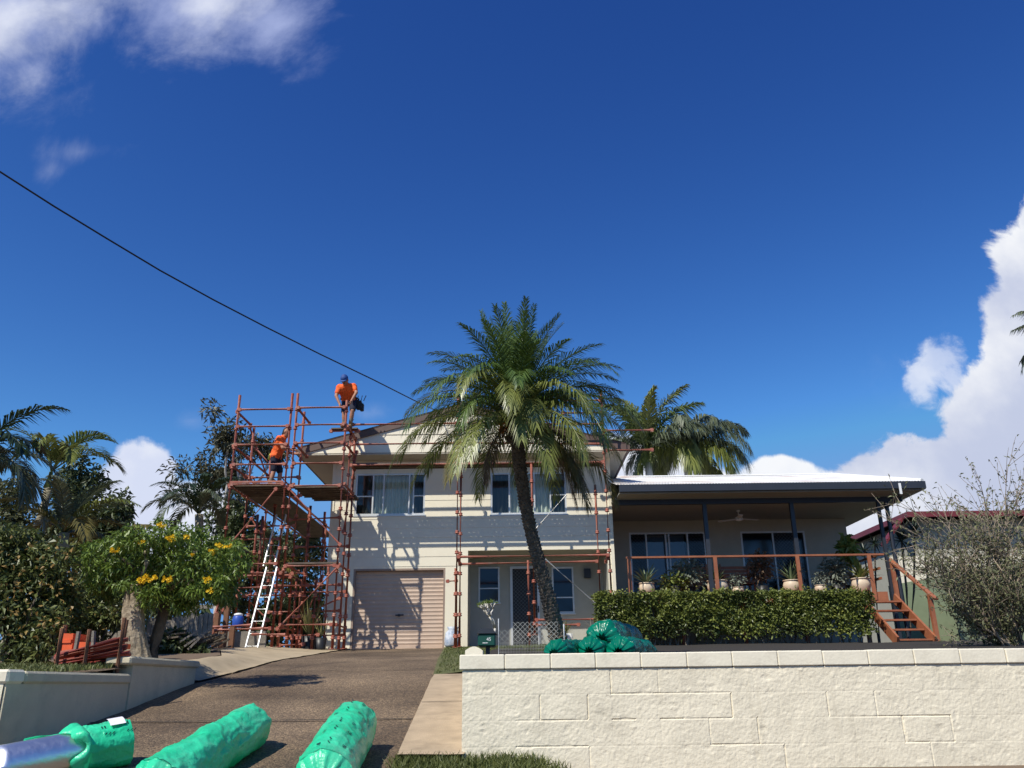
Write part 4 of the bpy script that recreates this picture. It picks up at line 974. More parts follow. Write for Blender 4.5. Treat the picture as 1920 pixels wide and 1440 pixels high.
# ------------------------------------------------------------------ people
def figure(name, loc, label, j, shirt_arm=.6, cap='cap', turn=0, extras=None):
    """one continuous body skinned over tapered limbs and five-fingered hands; clothes are its children.  j: joints in metres round the feet"""
    root = thing('person', loc, label, 'person'); root.rotation_euler.z = turn; OFF[root.name] = Vector()
    V = {k: Vector(v) for k, v in j.items()}
    def skin(mb, nm, m, vox, smooth=2):
        o = mb.build(nm, M[m], root, True)
        r = o.modifiers.new('skin', 'REMESH'); r.mode = 'VOXEL'; r.voxel_size = vox; r.use_smooth_shade = True
        s = o.modifiers.new('smooth', 'SMOOTH'); s.iterations = smooth; s.factor = .5; return o
    def torso(mb, g=0.0, low=True):
        pe, ch, nk = V['pelvis'], V['chest'], V['neck']
        ax = (V['shr'] - V['shl']).normalized() * .5
        if low:
            for s in (-1, 1): mb.capsule(pe + ax * s * .17, pe.lerp(ch, .25) + ax * s * .15, .115 + g, .11 + g)
        for s in (-1, 1): mb.capsule(pe.lerp(ch, .3) + ax * s * .14, ch + ax * s * .17, .11 + g, .125 + g)
        mb.capsule(ch + ax * -.32, ch + ax * .32, .10 + g, .10 + g)
        mb.capsule(V['shl'], V['shr'], .075 + g, .075 + g); mb.capsule(ch, nk, .11 + g, .062 + g)
    f = V['face'].normalized(); hd = V['head']; rt = f.cross(Vector((0, 0, 1))).normalized(); u = rt.cross(f)
    b = MB(); torso(b)
    b.capsule(V['neck'], hd - u * .03, .058, .06); b.capsule(hd - u * .055 + f * .015, hd + u * .045, .075, .092); b.capsule(hd - u * .09 + f * .035, hd + f * .01, .05, .085)
    b.capsule(hd + f * .09 + u * .01, hd + f * .112 - u * .025, .012, .018); 
    for s in (-1, 1):
        b.capsule(hd + rt * s * .09 + u * .015, hd + rt * s * .09 - u * .025, .016, .012)
        b.capsule(hd + rt * s * .032 + f * .082 + u * .03, hd + rt * s * .045 + f * .078 + u * .03, .012, .01)
    for s in 'lr':
        b.capsule(V['sh' + s], V['el' + s], .058, .045); b.capsule(V['el' + s], V['wr' + s], .045, .031)
        w = V['wr' + s]; hv = (V['ha' + s] - w).normalized(); _, ha, hb = frame(hv); pn = V.get('curl' + s, Vector((0, -1, 0))); pn = (pn - hv * hv.dot(pn)).normalized(); sd = hv.cross(pn)
        b.capsule(w, w + hv * .04, .03, .034); b.capsule(w + hv * .04 + sd * .022, w + hv * .085 + sd * .028, .024, .02); b.capsule(w + hv * .04 - sd * .022, w + hv * .085 - sd * .028, .024, .02)
        for i, (o, ln) in enumerate(((-.034, .060), (-.012, .075), (.012, .070), (.034, .052))):
            k0 = w + hv * .085 + sd * o; k1 = k0 + hv * ln * .42 + pn * ln * .12; k2 = k1 + hv * ln * .12 + pn * ln * .42; k3 = k2 - hv * ln * .18 + pn * ln * .2
            b.capsule(k0, k1, .011, .010, 8, 2); b.capsule(k1, k2, .010, .009, 8, 2); b.capsule(k2, k3, .009, .008, 8, 2)
        t0 = w + hv * .03 - sd * .032; t1 = t0 - sd * .03 + hv * .03 + pn * .015; b.capsule(t0, t1, .014, .012, 8, 2); b.capsule(t1, t1 + hv * .03 + pn * .022, .012, .010, 8, 2)
        b.capsule(V['hi' + s], V['kn' + s], .088, .058); b.capsule(V['kn' + s], V['kn' + s].lerp(V['an' + s], .35), .056, .058); b.capsule(V['kn' + s].lerp(V['an' + s], .35), V['an' + s], .058, .038)
        b.capsule(V['an' + s], V['to' + s], .04, .032)
    skin(b, 'body', 'skin', .008)
    c = MB(); torso(c, .016)
    for s in 'lr': c.capsule(V['sh' + s], V['sh' + s].lerp(V['el' + s], shirt_arm), .075, .066)
    c.capsule(V['chest'], V['neck'], .12, .075)
    so = skin(c, 'shirt', 'shirt', .014, 3); tx = bpy.data.textures.new('folds', 'CLOUDS'); tx.noise_scale = .09; dm = so.modifiers.new('folds', 'DISPLACE'); dm.texture = tx; dm.strength = .035; dm.mid_level = .5
    c = MB(); ax = (V['hir'] - V['hil'])
    c.capsule(V['hil'], V['hir'], .115, .115); c.capsule(V['pelvis'] - ax * .2, V['pelvis'] + ax * .2, .128, .128)
    for s in 'lr': c.capsule(V['hi' + s], V['hi' + s].lerp(V['kn' + s], .88), .105, .085)
    skin(c, 'shorts', 'navy', .014, 2)
    for s in 'lr':
        c = MB(); up_ = V['kn' + s] - V['an' + s]; up_.normalize(); fw = V['to' + s] - V['an' + s]
        c.capsule(V['an' + s] - Vector((0, 0, .03)), V['an' + s] + up_ * .10, .055, .052); c.capsule(V['an' + s] - Vector((0, 0, .035)), V['to' + s], .052, .044); c.capsule(V['an' + s] - fw * .25 - Vector((0, 0, .04)), V['to' + s], .042, .04)
        skin(c, 'boot', 'boot', .012, 1)
        c = MB(); c.capsule(V['an' + s] + up_ * .1, V['an' + s] + up_ * .2, .050, .054); skin(c, 'sock', 'sock', .012, 1)
    for s in (-1, 1):
        e = MB(); e.lathe([(.001, -.010), (.008, -.006), (.010, 0), (.008, .006), (.001, .010)], hd + rt * s * .034 + f * .090 + u * .016, 8); e.build('eye', M['hair'], root, True)
    e = MB(); e.capsule(hd + f * .097 - u * .055 - rt * .022, hd + f * .097 - u * .055 + rt * .022, .006, .006); e.build('mouth', M['leather'], root, True)
    c = MB(); c.capsule(hd - f * .02 + u * .0, hd - f * .025 + u * .055, .088, .088); c.capsule(hd - f * .04 - u * .04, hd - f * .03, .07, .08); skin(c, 'hair', 'hair', .012, 2)
    if cap == 'cap':
        c = MB(); c.capsule(hd + u * .055, hd + u * .075, .10, .09); c.capsule(hd - f * .01 + u * .05, hd + f * .02 + u * .05, .101, .1); skin(c, 'cap', 'capblue', .012, 2)
        c = MB(); br = []
        for i in range(13):
            a = -1.25 + 2.5 * i / 12; br.append((a, hd + u * .045 + f * (.09 * math.cos(a)) + rt * (.095 * math.sin(a)), hd + u * .025 + f * (.09 + .085 * max(0, math.cos(a))) + rt * (.088 * math.sin(a))))
        for o in (0, .008):
            pass
        vs = [p + u * o for _, p, _ in br for o in (0, .008)] + [q + u * o for _, _, q in br for o in (0, .008)]
        n = 13; fs = []
        for i in range(n - 1):
            a0, a1, b0, b1 = 2 * i, 2 * i + 2, 2 * n + 2 * i, 2 * n + 2 * i + 2
            fs += [(a0, a1, b1, b0), (a0 + 1, b0 + 1, b1 + 1, a1 + 1), (b0, b1, b1 + 1, b0 + 1)]
        c.add(vs, fs); c.build('cap_brim', M['capblue'], root, True)
    if extras: extras(root, V, skin)
    return root
def belt(root, V, skin):
    c = MB(); p = V['pelvis']; ax = (V['hir'] - V['hil']).normalized(); n = 20; fw = Vector((0, -1, 0))
    pts = [p + Vector((0, 0, .07)) + ax * (.235 * math.cos(2 * math.pi * i / n)) + fw * (.165 * math.sin(2 * math.pi * i / n)) for i in range(n + 1)]
    c.tube(pts, .022, 6); b = c.build('tool_belt', M['leather'], root, True)
    for k, (dx, dz, w, h) in enumerate(((.25, -.10, .14, .24), (.33, -.16, .10, .2))):
        c = MB(); q = p + ax * dx; c.bbox(q.x - w / 2, q.x + w / 2, q.y - .06, q.y + .08, q.z + dz - h / 2, q.z + dz + h / 2, .02); c.build('pouch', M['leather'], b)
    for k, dx in enumerate((.22, .30, .37)):
        c = MB(); q = p + ax * dx + Vector((0, 0, .02)); c.tube([q, q + Vector((.03 * k, -.02, .14))], .012, 6); c.build('tool', M['charcoal'], b)
feet = P(650, 806, 20.55); fx0, fz0 = feet.x, feet.z
ledger(front, (fx0 - .45, 20.55, fz0 - .03), (fx0 + .35, 20.55, fz0 - .03)); ledger(tower, (XC, YA, fz0 - .06), (XC, YB + .2, fz0 - .06), 'transom')
mb = MB(); mb.box(fx0 - .38, fx0 + .3, 20.44, 20.66, fz0 - .002, fz0 + .03); mb.build('plank', M['plank'], front)
j = dict(pelvis=(.0, .17, .80), chest=(-.04, -.08, 1.06), neck=(-.05, -.22, 1.17), head=(-.06, -.33, 1.23), face=(-.15, -1, -.95),
         shl=(-.23, -.14, 1.09), shr=(.15, -.16, 1.11), ell=(-.28, -.22, .83), wrl=(-.17, -.26, .60), hal=(-.14, -.27, .52), elr=(.25, -.26, .90), wrr=(.15, -.30, .68), har=(.13, -.31, .60),
         hil=(-.10, .14, .79), hir=(.10, .14, .79), knl=(-.09, -.03, .43), knr=(.14, -.08, .47), anl=(-.08, .04, .09), anr=(.08, .03, .09), tol=(-.11, -.11, .045), tor=(.10, -.12, .045), curll=(1, -.3, 0), curlr=(-1, -.3, 0))
figure('person', (fx0, 20.55, fz0 + .03), 'person in orange shirt and blue cap bending down on top of the scaffold', j, .62, 'cap', 0, belt)
wf = P(520, 900, 20.8)
def worker_extras(root, V, skin):
    c = MB(); p = V['pelvis']; c.capsule(p + Vector((-.13, .02, .05)), p + Vector((-.16, .02, -.03)), .05, .045); skin(c, 'glove', 'hivis', .012, 1)
j = dict(pelvis=(-.04, 0, .86), chest=(.06, -.02, 1.20), neck=(.13, -.02, 1.38), head=(.19, -.02, 1.49), face=(1, -.25, -.35),
         shl=(.06, .19, 1.30), shr=(.08, -.20, 1.29), ell=(.22, .24, 1.04), wrl=(.44, .16, .98), hal=(.53, .13, .98), elr=(.20, -.25, 1.03), wrr=(.42, -.14, 1.0), har=(.51, -.11, 1.0),
         hil=(-.04, .10, .85), hir=(-.04, -.10, .85), knl=(.08, .12, .47), knr=(-.02, -.11, .46), anl=(.07, .12, .09), anr=(-.10, -.11, .09), tol=(.24, .13, .045), tor=(.08, -.12, .045), curll=(0, 0, -1), curlr=(0, 0, -1))
figure('person', (wf.x, 20.6, PLZ), 'person in an orange shirt and dark shorts standing side on upon the tower deck', j, .55, None, 0, worker_extras)

# ------------------------------------------------------------------ overhead service cable
cb = thing('power_cable', P(775, 750, 21.35), 'black power cable sagging across the sky to the house roof', 'cable')
A = P(-60, 295, 9.0); B = Vector((PKX - 1.0, 21.4, Z(775, 752, 21.4)))
def cab(t):
    return A.lerp(B, t)
pix = [(-60, 284), (0, 322), (100, 386), (200, 447), (300, 507), (400, 562), (500, 614), (600, 664), (700, 712), (775, 750), (822, 772)]
n = len(pix); pts = []
for i, (px, py) in enumerate(pix):                                       # depth grows evenly with the length already run
    t = (1 / 9.0) + (1 / 21.2 - 1 / 9.0) * (i / (n - 1)); pts.append(P(px, py, 1 / t))
mb = MB(); mb.tube(pts, .013, 6); mb.build('wire', M['cable'], cb, True)
mb = MB(); mb.tube([pts[-1] + Vector((0, 0, .03)), pts[-1] + Vector((.0, .06, -.14))], .025, 8); mb.build('bracket', M['charcoal'], cb)

# ------------------------------------------------------------------ rolls of insulation
def roll(label, a, b, r, seed, bare=0.0, marks=True, dark=False, group=None, ends=(.16, .16), wr=1.0):
    """wrapped roll with slack ends; a and b are the axis ends"""
    rng = random.Random(seed); a = Vector(a); b = Vector(b); d, u, w = frame(b - a); L = (b - a).length
    root = thing('insulation_roll', ((a + b) / 2) - Vector((0, 0, r)), label, 'insulation roll', group)
    nl, nc = 110, 96
    def surf(s, th, lift=0.0):
        """s 0..1 along the axis"""
        base = a + d * (L * s)
        q = Vector((s * L * 3, math.cos(th) * 1.2 + seed, math.sin(th) * 1.2))
        w1 = Vector((s * L * 7, math.cos(th) * 2.2 + seed, math.sin(th) * 2.2 + s * 3)); rid = 1 - abs(mnoise.noise(w1)) * 3.2; rid2 = 1 - abs(mnoise.noise(w1 * 2.1 + Vector((3, 7, 1)))) * 3.2
        k = mnoise.fractal(q, 1, 2, 3) * .020 + .008 * max(0, rid) ** 2 * (mnoise.noise(q * 1.3) > -.15) + .0035 * max(0, rid2) ** 2
        e = 1.0
        return base + (u * math.cos(th) + w * math.sin(th)) * ((r + k * wr + lift) * e)
    s0 = bare
    mb = MB(); vs = []
    prof = []
    for i in range(nl + 1): prof.append(s0 + (1 - s0) * i / nl)
    for s in prof:
        for k in range(nc): vs.append(surf(s, 2 * math.pi * k / nc))
    fs = [(i * nc + k, i * nc + (k + 1) % nc, (i + 1) * nc + (k + 1) % nc, (i + 1) * nc + k) for i in range(nl) for k in range(nc)]
    def closing(s, sg, ext):                                              # gathered plastic beyond the end of the roll
        out = []
        for (f, rad) in ((.15, .985), (.45, .80), (.7, .55), (1.0, .30), (1.25, .34)):
            for k in range(nc):
                th = 2 * math.pi * k / nc; base = a + d * (L * s + sg * ext * f)
                fold = 1 + .16 * math.sin(th * 11 + seed) * f + .08 * math.sin(th * 23) * f
                p = surf(s, th) - (a + d * (L * s)); out.append(base + p * (rad * fold) + Vector((0, 0, -.10 * f * r)))
        return out
    def addclose(vs, fs, ring0, ring):
        m0 = len(vs); vs += ring
        for k in range(nc): fs.append((ring0 + k, ring0 + (k + 1) % nc, m0 + (k + 1) % nc, m0 + k))
        for i in range(4):
            for k in range(nc): fs.append((m0 + i * nc + k, m0 + i * nc + (k + 1) % nc, m0 + (i + 1) * nc + (k + 1) % nc, m0 + (i + 1) * nc + k))
    if ends[1]: addclose(vs, fs, nl * nc, closing(1.0, 1, ends[1]))
    else:
        vs.append(b + d * .04); c = len(vs) - 1
        for k in range(nc): fs.append((nl * nc + k, nl * nc + (k + 1) % nc, c))
    if ends[0] and not bare: addclose(vs, fs, 0, closing(0.0, -1, ends[0]))
    mb.add(vs, fs); mb.build('plastic_wrap', M['filmdark' if dark else 'film'], root, True)
    mb = MB(); core = mb
    if bare:
        ps = [a + d * (L * bare * 1.15 * i / 12) for i in range(13)]; c = MB(); c.tube(ps, r * .86, 48, False); c.build('foil_facing', M['foil'], root, True)
        c = MB(); c.tube([a + d * .012, a + d * .03], r * .855, 48); 
        for k in range(5): c.tube([a + d * .008 + (u * math.cos(t) + w * math.sin(t)) * (r * (.15 + .145 * k) * (1 + .02 * math.sin(3 * t))) for t in [2 * math.pi * i / 40 for i in range(41)]], .011, 6)
        c.build('wool_core', M['wool'], root, True)
        c = MB(); vs = []; nn = 64                                        # torn, bunched edge of the film
        for i, (s, l) in enumerate(((bare + .01, .0), (bare - .015, .035), (bare - .05, .045), (bare - .09, .02), (bare - .10, .0))):
            for k in range(nn):
                th = 2 * math.pi * k / nn; rag = .05 * math.sin(3 * th + seed) + .03 * math.sin(7 * th)
                vs.append(surf(s + rag * (i / 4), th, l * (1 + .8 * mnoise.noise(Vector((th * 2.5, i, seed))))))
        c.add(vs, [(i * nn + k, i * nn + (k + 1) % nn, (i + 1) * nn + (k + 1) % nn, (i + 1) * nn + k) for i in range(4) for k in range(nn)])
        for i in range(9):                                                # the film still covers the far side of the foil
            for k in range(25):
                pass
        o_ = len(c.v); upt = math.atan2(w.z, u.z); back = 1 if (u * math.cos(upt + 1) + w * math.sin(upt + 1)).y > 0 else -1
        for i in range(11):
            for k in range(21):
                t_ = i / 10; th = upt + back * (-.22 + .55 * t_ + .1 * mnoise.noise(Vector((t_ * 6, 2, seed))) + 1.7 * k / 20); c.v.append(tuple(surf(bare + .03 - .42 * t_, th, -.020 + .012 * abs(mnoise.noise(Vector((t_ * 5, k * .3, 3)))))))
        fs_ = [(o_ + i * 21 + k, o_ + i * 21 + k + 1, o_ + (i + 1) * 21 + k + 1, o_ + (i + 1) * 21 + k) for i in range(10) for k in range(20)]; c.f += fs_; c.mi += [0] * len(fs_)
        c.build('torn_edge', M['film'], root, True)
    if marks:
        mb = MB(); soft = MB()
        up_th = math.atan2(w.z, u.z); 
        for s in frange(s0 + .12, .95, .21):
            for t0, kind in ((-.55, 0), (.0, 1), (.42, 0), (-.95, 1)):
                th = up_th + t0 + rng.uniform(-.06, .06)
                tgt = mb if rng.random() < .7 else soft
                for q in range(2 if kind == 0 else 3):                      # short printed dashes and ticks
                    ds = .022 * q * (1.3 if kind else 1); h = .075 if kind == 0 else .045
                    p = [surf(s + ds + sg * .005 + .018 * kind * (k / 4), th + h * (k / 4 - .5) * 4 * .5, .006) for sg in (-1, 1) for k in range(5)]
                    tgt.add(p, [(k, k + 1, 6 + k, 5 + k) for k in range(4)])
        mb.build('lettering', M['ink'], root, True); soft.build('faded_lettering', M['inksoft'], root, True)
    return root
def gr(px, py, Y0=4.5):
    """where the line of sight meets the driveway"""
    d = ray(px, py); y = 3.0
    while y < 22 and EYE + d.z * y > zd(y): y += .01
    return d.x * y, y, zd(y)
def axis(x0, y0, x1, y1, r): return (x0, y0, zd(y0) + r * .97), (x1, y1, zd(y1) + r * .97)
G = 'insulation rolls dropped on the driveway'
a, b = axis(-1.32, 6.20, -1.40, 7.62, .20)
roll('green plastic wrapped roll on the driveway with black printing, nearest the concrete path', a, b, .20, 4, 0, True, False, G, (.10, 0))
a, b = axis(-2.44, 6.15, -2.31, 7.72, .185)
roll('green plastic wrapped roll with one puffed open end, middle one of three on the driveway', a, b, .185, 11, 0, False, False, G, (.16, .15))
a, b = axis(-3.86, 6.58, -3.17, 7.28, .172)
rl = roll('torn green roll showing its silver foil, beside the left retaining wall', a, b, .172, 7, .66, True, False, G, (.1, 0))
mb = MB(); pa, pb = Vector(a), Vector(b); dd = (pb - pa).normalized(); c0 = pa.lerp(pb, .87); sdv = Vector((dd.y, -dd.x, 0))
th0 = .5
vs = []
for i in range(5):
    for k in range(5):
        th = .15 + .55 * k / 4; c_ = c0 + dd * (.12 * (i / 4 - .5)); vs.append(c_ + (sdv * math.sin(th) + Vector((0, 0, 1)) * math.cos(th)) * (.172 + .030))
mb.add(vs, [(i * 5 + k, i * 5 + k + 1, (i + 1) * 5 + k + 1, (i + 1) * 5 + k) for i in range(4) for k in range(4)]); mb.build('paper_label', M['label'], rl, True)
G2 = 'insulation rolls stacked behind the cream wall'
YS = 9.6
def stk(px, py, rpx, Y, label, seed):
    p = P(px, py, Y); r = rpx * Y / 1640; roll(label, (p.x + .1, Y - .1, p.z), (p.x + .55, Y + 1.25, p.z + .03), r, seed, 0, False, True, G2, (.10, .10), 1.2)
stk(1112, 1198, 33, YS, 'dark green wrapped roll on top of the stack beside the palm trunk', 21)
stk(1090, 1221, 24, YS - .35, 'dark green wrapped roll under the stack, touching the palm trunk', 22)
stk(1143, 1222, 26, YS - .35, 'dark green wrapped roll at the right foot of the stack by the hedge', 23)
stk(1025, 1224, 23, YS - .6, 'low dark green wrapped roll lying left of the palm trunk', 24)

# ------------------------------------------------------------------ letterboxes, wire fence, bag
mb = MB(); YB_ = 8.0; p0, p1 = P(872, 1232, YB_), P(905, 1213, YB_)
lbx = thing('letterbox', ((p0.x + p1.x) / 2, YB_ + .1, 1.7), 'cream letterbox with a rounded top behind the end of the wall', 'letterbox')
prof = [(p0.x, p0.z + .015), (p1.x, p0.z + .015), (p1.x, p1.z - .03)] + [(p1.x + (p0.x - p1.x) * t, p1.z - .03 + .035 * math.sin(math.pi * t)) for t in (.1, .25, .4, .5, .6, .75, .9)] + [(p0.x, p1.z - .03)]
mb.prism(prof, 1, YB_, YB_ + .24); mb.build('box', M['coping'], lbx)
mb = MB(); mb.box(p0.x + .01, p1.x + .02, YB_ + .02, YB_ + .22, 1.6, p0.z + .012); mb.build('pedestal', M['stone'], lbx)
mb = MB(); YG_ = 8.3; q0, q1 = P(896, 1212, YG_), P(929, 1188, YG_)
gb = thing('letterbox', ((q0.x + q1.x) / 2, YG_ + .15, 1.75), 'dark green metal letterbox on a black post, numbered in white', 'letterbox')
mb.bbox(q0.x, q1.x, YG_, YG_ + .32, q0.z, q1.z, .012); mb.build('box', M['darkgreen'], gb)
mb = MB(); mb.prism([(q0.x - .01, q1.z + .002), (q1.x + .01, q1.z + .002), (q1.x - .03, q1.z + .05), (q0.x + .03, q1.z + .05)], 1, YG_ - .015, YG_ + .34); mb.build('lid', M['charcoal'], gb)
mb = MB(); px_ = X(914, 1220, YG_); mb.box(px_ - .02, px_ + .02, YG_ + .1, YG_ + .14, 1.6, q0.z); mb.build('post', M['charcoal'], gb)
mb = MB(); mb.box(q0.x + .045, q0.x + .095, YG_ - .006, YG_ - .001, q0.z + .028, q0.z + .034); mb.build('slot', M['white'], gb)
def text(s, loc, size, m, par):
    cu = bpy.data.curves.new('number', 'FONT'); cu.body = s; cu.size = size; cu.extrude = .001; cu.align_x = 'CENTER'
    t = bpy.data.objects.new('number', cu); COL.objects.link(t); me = bpy.data.meshes.new_from_object(t.evaluated_get(bpy.context.evaluated_depsgraph_get())); bpy.data.objects.remove(t)
    o = bpy.data.objects.new('number', me); COL.objects.link(o); me.materials.clear(); me.materials.append(M[m])
    o.parent = par; o.location = Vector(loc) - OFF[par.name]; o.rotation_euler = (math.pi / 2, 0, 0); return o
text('45', (q0.x + .105, YG_ - .003, q0.z + .05), .045, 'white', gb)
mb = MB(); YN = 9.0
fa, fb = P(936, 1232, YN), P(1048, 1232, YN); ft = Z(990, 1166, YN); fl = Z(990, 1180, YN)
wf_ = thing('wire_fence', ((fa.x + fb.x) / 2, YN, zr(YN)), 'low white wire garden fence standing left of the palm trunk', 'fence')
h0 = zr(YN) - .05
n = int((fb.x - fa.x) / .016)
for i in range(n + 1):
    x = fa.x + (fb.x - fa.x) * i / n; mb.tube([(x, YN, h0), (x, YN, Z(990, 1203, YN))], .0013, 4)
for i in range(9): z = h0 + .03 * i; mb.tube([(fa.x, YN, z), (fb.x, YN, z)], .0013, 4) if z < Z(990, 1203, YN) else None
mb.build('lower_mesh', M['wire'], wf_)
mb = MB(); zz0 = Z(990, 1203, YN); diamond(mb, X(962, 1190, YN), fb.x, zz0, ft, YN, .05, .0014); diamond(mb, fa.x, X(962, 1190, YN), zz0, fl, YN, .06, .0011); mb.build('diamond_mesh', M['wire'], wf_)
mb = MB(); x = X(935, 1200, YN); mb.tube([(x, YN, h0), (x, YN, Z(935, 1160, YN))], .006, 6); x = X(1058, 1200, YN); mb.tube([(x, YN, h0), (x, YN, Z(1058, 1170, YN))], .008, 6); mb.build('stake', M['white'], wf_)
bpz = P(848, 1213, 21.4)
mb = MB(); rng = random.Random(2)
for s in range(1): pass
prof = [(.16, 0), (.20, .05), (.19, .2), (.17, .34), (.12, .42), (.15, .48)]
mb.lathe(prof, (bpz.x, 21.5, 2.5), 24); mb.v = [(x + .03 * mnoise.noise(Vector((x * 9, y * 9, z * 9))), y + .03 * mnoise.noise(Vector((x * 9, y * 9, z * 9 + 5))), z) for x, y, z in mb.v]
o = mb.build('plastic_sack', mat('blue white sack', (.20, .28, .42), .5, col2=(.72, .74, .78), vscale=9), None, True); tag(o, 'crumpled blue and white sack standing against the porch pillar', 'sack')

# ------------------------------------------------------------------ pots and plants
def pot_mesh(mb, c, r, h, neck=.86): 
    mb.lathe([(r * .55, 0), (r * .80, h * .18), (r * .98, h * .48), (r, h * .66), (r * .9, h * .86), (r * neck, h * .92), (r * 1.0, h * .95), (r * 1.0, h), (r * .86, h), (r * .82, h * .9), (.01, h * .88)], c, 24, False)
def sword(mb, base, d, L, w, rng, droop=.3):
    d = Vector(d).normalized(); s = d.cross(Vector((0, 0, 1)));  s = s.normalized() if s.length > .05 else Vector((1, 0, 0)); pts = []
    nrm = s.cross(d)
    for i in range(6):
        t = i / 5; p = Vector(base) + d * L * t - Vector((0, 0, droop * L * t * t)); ww = w * (.7 + .6 * t if t < .4 else .94 * (1 - (t - .4) / .6) + .02)
        pts += [p - s * ww / 2 + nrm * ww * .18, p + s * ww / 2 + nrm * ww * .18, p]
    fs = []
    for i in range(5):
        a = i * 3; fs += [(a, a + 2, a + 5, a + 3), (a + 2, a + 1, a + 4, a + 5)]
    mb.add(pts, fs)
def rosette(mb, c, n, L, w, rng, e0=.35, e1=1.4, droop=.25):
    for i in range(n):
        az = i * 2.4 + rng.uniform(-.2, .2); e = e0 + (e1 - e0) * rng.random(); sword(mb, c, (math.cos(az) * math.cos(e), math.sin(az) * math.cos(e), math.sin(e)), L * rng.uniform(.75, 1.1), w, rng, droop)
rng = random.Random(8)
YP = YD + .25
def potted(px, pyrim, rpx, hpx, label, kind, m, n, L, w, **k):
    c = P(px, pyrim + hpx, YP); r = rpx * YP / 1640; h = hpx * YP / 1640; c.z = DZ + .001
    t = thing('potted_plant', c, label, 'pot plant', 'pot plants along the verandah edge'); mb = MB(); pot_mesh(mb, c, r, h); mb.build('pot', M['pot'], t, True)
    mb = MB()
    if kind == 'agave': rosette(mb, c + Vector((0, 0, h * .9)), n, L, w, rng, **k)
    else: cloud(mb, [(c.x, c.y, c.z + h + L * .8, L, L * .8, L)], n, w * 2.4, w, rng)
    mb.build('plant', M[m], t); return t
potted(1213, 1087, 16, 24, 'cream pot of spiky agave behind the first deck rail post from the palm', 'agave', 'agave', 30, .78, .055)
potted(1347, 1088, 20, 27, 'widest cream pot of spiky agave behind the second deck rail post', 'agave', 'agave', 26, .6, .065)
potted(1487, 1087, 17, 26, 'cream pot of thin spiky agave left of the third deck rail post', 'agave', 'agave', 28, .75, .05)
potted(1618, 1087, 18, 28, 'rough cream pot of broad green leaves at the top of the steps', 'agave', 'palmmid', 30, .7, .09)
potted(1385, 1100, 11, 14, 'small pale bowl of grey foliage beside the widest agave pot', 'bush', 'greyplant', 160, .22, .035)
potted(1540, 1098, 11, 16, 'small pale bowl of grey foliage between the last two big pots', 'bush', 'greyplant', 140, .2, .035)
def deckbush(px, py, rx, ry, label, m, n, l=.1, Y=YD + .75):
    c = P(px, py, Y); s = Y / 1640; t = thing('potted_shrub', (c.x, Y, DZ + .001), label, 'shrub')
    mb = MB(); mb.lathe([(.12, 0), (.16, .26), (.15, .26), (.01, .24)], (c.x, Y, DZ + .001), 16, False); mb.build('pot', M['blackpot'], t, True)
    mb = MB()
    for i in range(7): mb.tube([(c.x, Y, DZ + .2), (c.x + rng.uniform(-.5, .5) * rx * s, Y + rng.uniform(-.1, .1), c.z + rng.uniform(-.3, .8) * ry * s)], [.012, .005], 5)
    mb.build('stem', M['darkbark'], t)
    mb = MB(); cloud(mb, [(c.x, Y, c.z, rx * s, .3, ry * s)], int(n * 1.3), l * 1.35, l * .7, rng, .4); mb.build('foliage', M[m], t); return t
deckbush(1290, 1078, 34, 30, 'grey leaved shrub in a black pot between the two left agave pots', 'greyplant', 520)
deckbush(1265, 1092, 30, 18, 'low dark shrub in a black pot near the sliding doors', 'hedge', 260, .09, YD + .5)
deckbush(1425, 1062, 24, 30, 'bronze leaved shrub in a black pot in front of the screen door', 'redplant', 420)
deckbush(1565, 1072, 28, 30, 'silvery grey shrub in a black pot beside the rough cream pot', 'greyplant', 420)
deckbush(1588, 1030, 14, 26, 'tall lime green plant in a black pot by the verandah corner', 'limeleaf', 130, .17)
def chair(px, py, label, Y=YD + 1.5):
    c = P(px, py, Y); t = thing('timber_chair', (c.x, Y, DZ + .002), label, 'chair', 'timber chairs on the verandah')
    w = .42; z = DZ + .002
    mb = MB()
    for i in range(5): mb.box(c.x - w, c.x + w, Y + .45 + i * .015, Y + .475 + i * .015, z + .46 + i * .10, z + .54 + i * .10)
    mb.build('backrest', M['timber'], t)
    mb = MB()
    for i in range(5): mb.box(c.x - w, c.x + w, Y - .05 + i * .095, Y + .035 + i * .095, z + .40, z + .425)
    mb.build('seat', M['timber'], t)
    for sx in (-w, w - .05):
        for sy in (-.05, .42):
            mb = MB(); mb.box(c.x + sx, c.x + sx + .05, Y + sy, Y + sy + .05, z, z + (.62 if sy < 0 else 1.0)); mb.build('leg', M['timber'], t)
        mb = MB(); mb.box(c.x + sx - .02, c.x + sx + .07, Y - .08, Y + .44, z + .621, z + .65); mb.build('armrest', M['timber'], t)
chair(1305, 1070, 'red timber slatted chair left of the second rail post'); chair(1385, 1072, 'red timber slatted chair right of the second rail post')
fc = P(1385, 968, 23.0); fan = thing('ceiling_fan', (fc.x, 23.0, CZ), 'pale three bladed ceiling fan hanging under the verandah roof', 'fan')
mb = MB(); mb.lathe([(.05, -.001), (.05, -.04), (.015, -.05), (.015, -.18), (.10, -.2), (.11, -.28), (.03, -.31)], (fc.x, 23.0, CZ), 16); mb.build('motor', M['white'], fan, True)
for k in range(3):
    a = .35 + k * 2.094; d = Vector((math.cos(a), math.sin(a), 0)); c = Vector((fc.x, 23.0, CZ - .25)); mb = MB(); mb.bar(c + d * .1, c + d * .62, .12, .012, (0.1, 0, 1)); mb.build('blade', M['white'], fan)

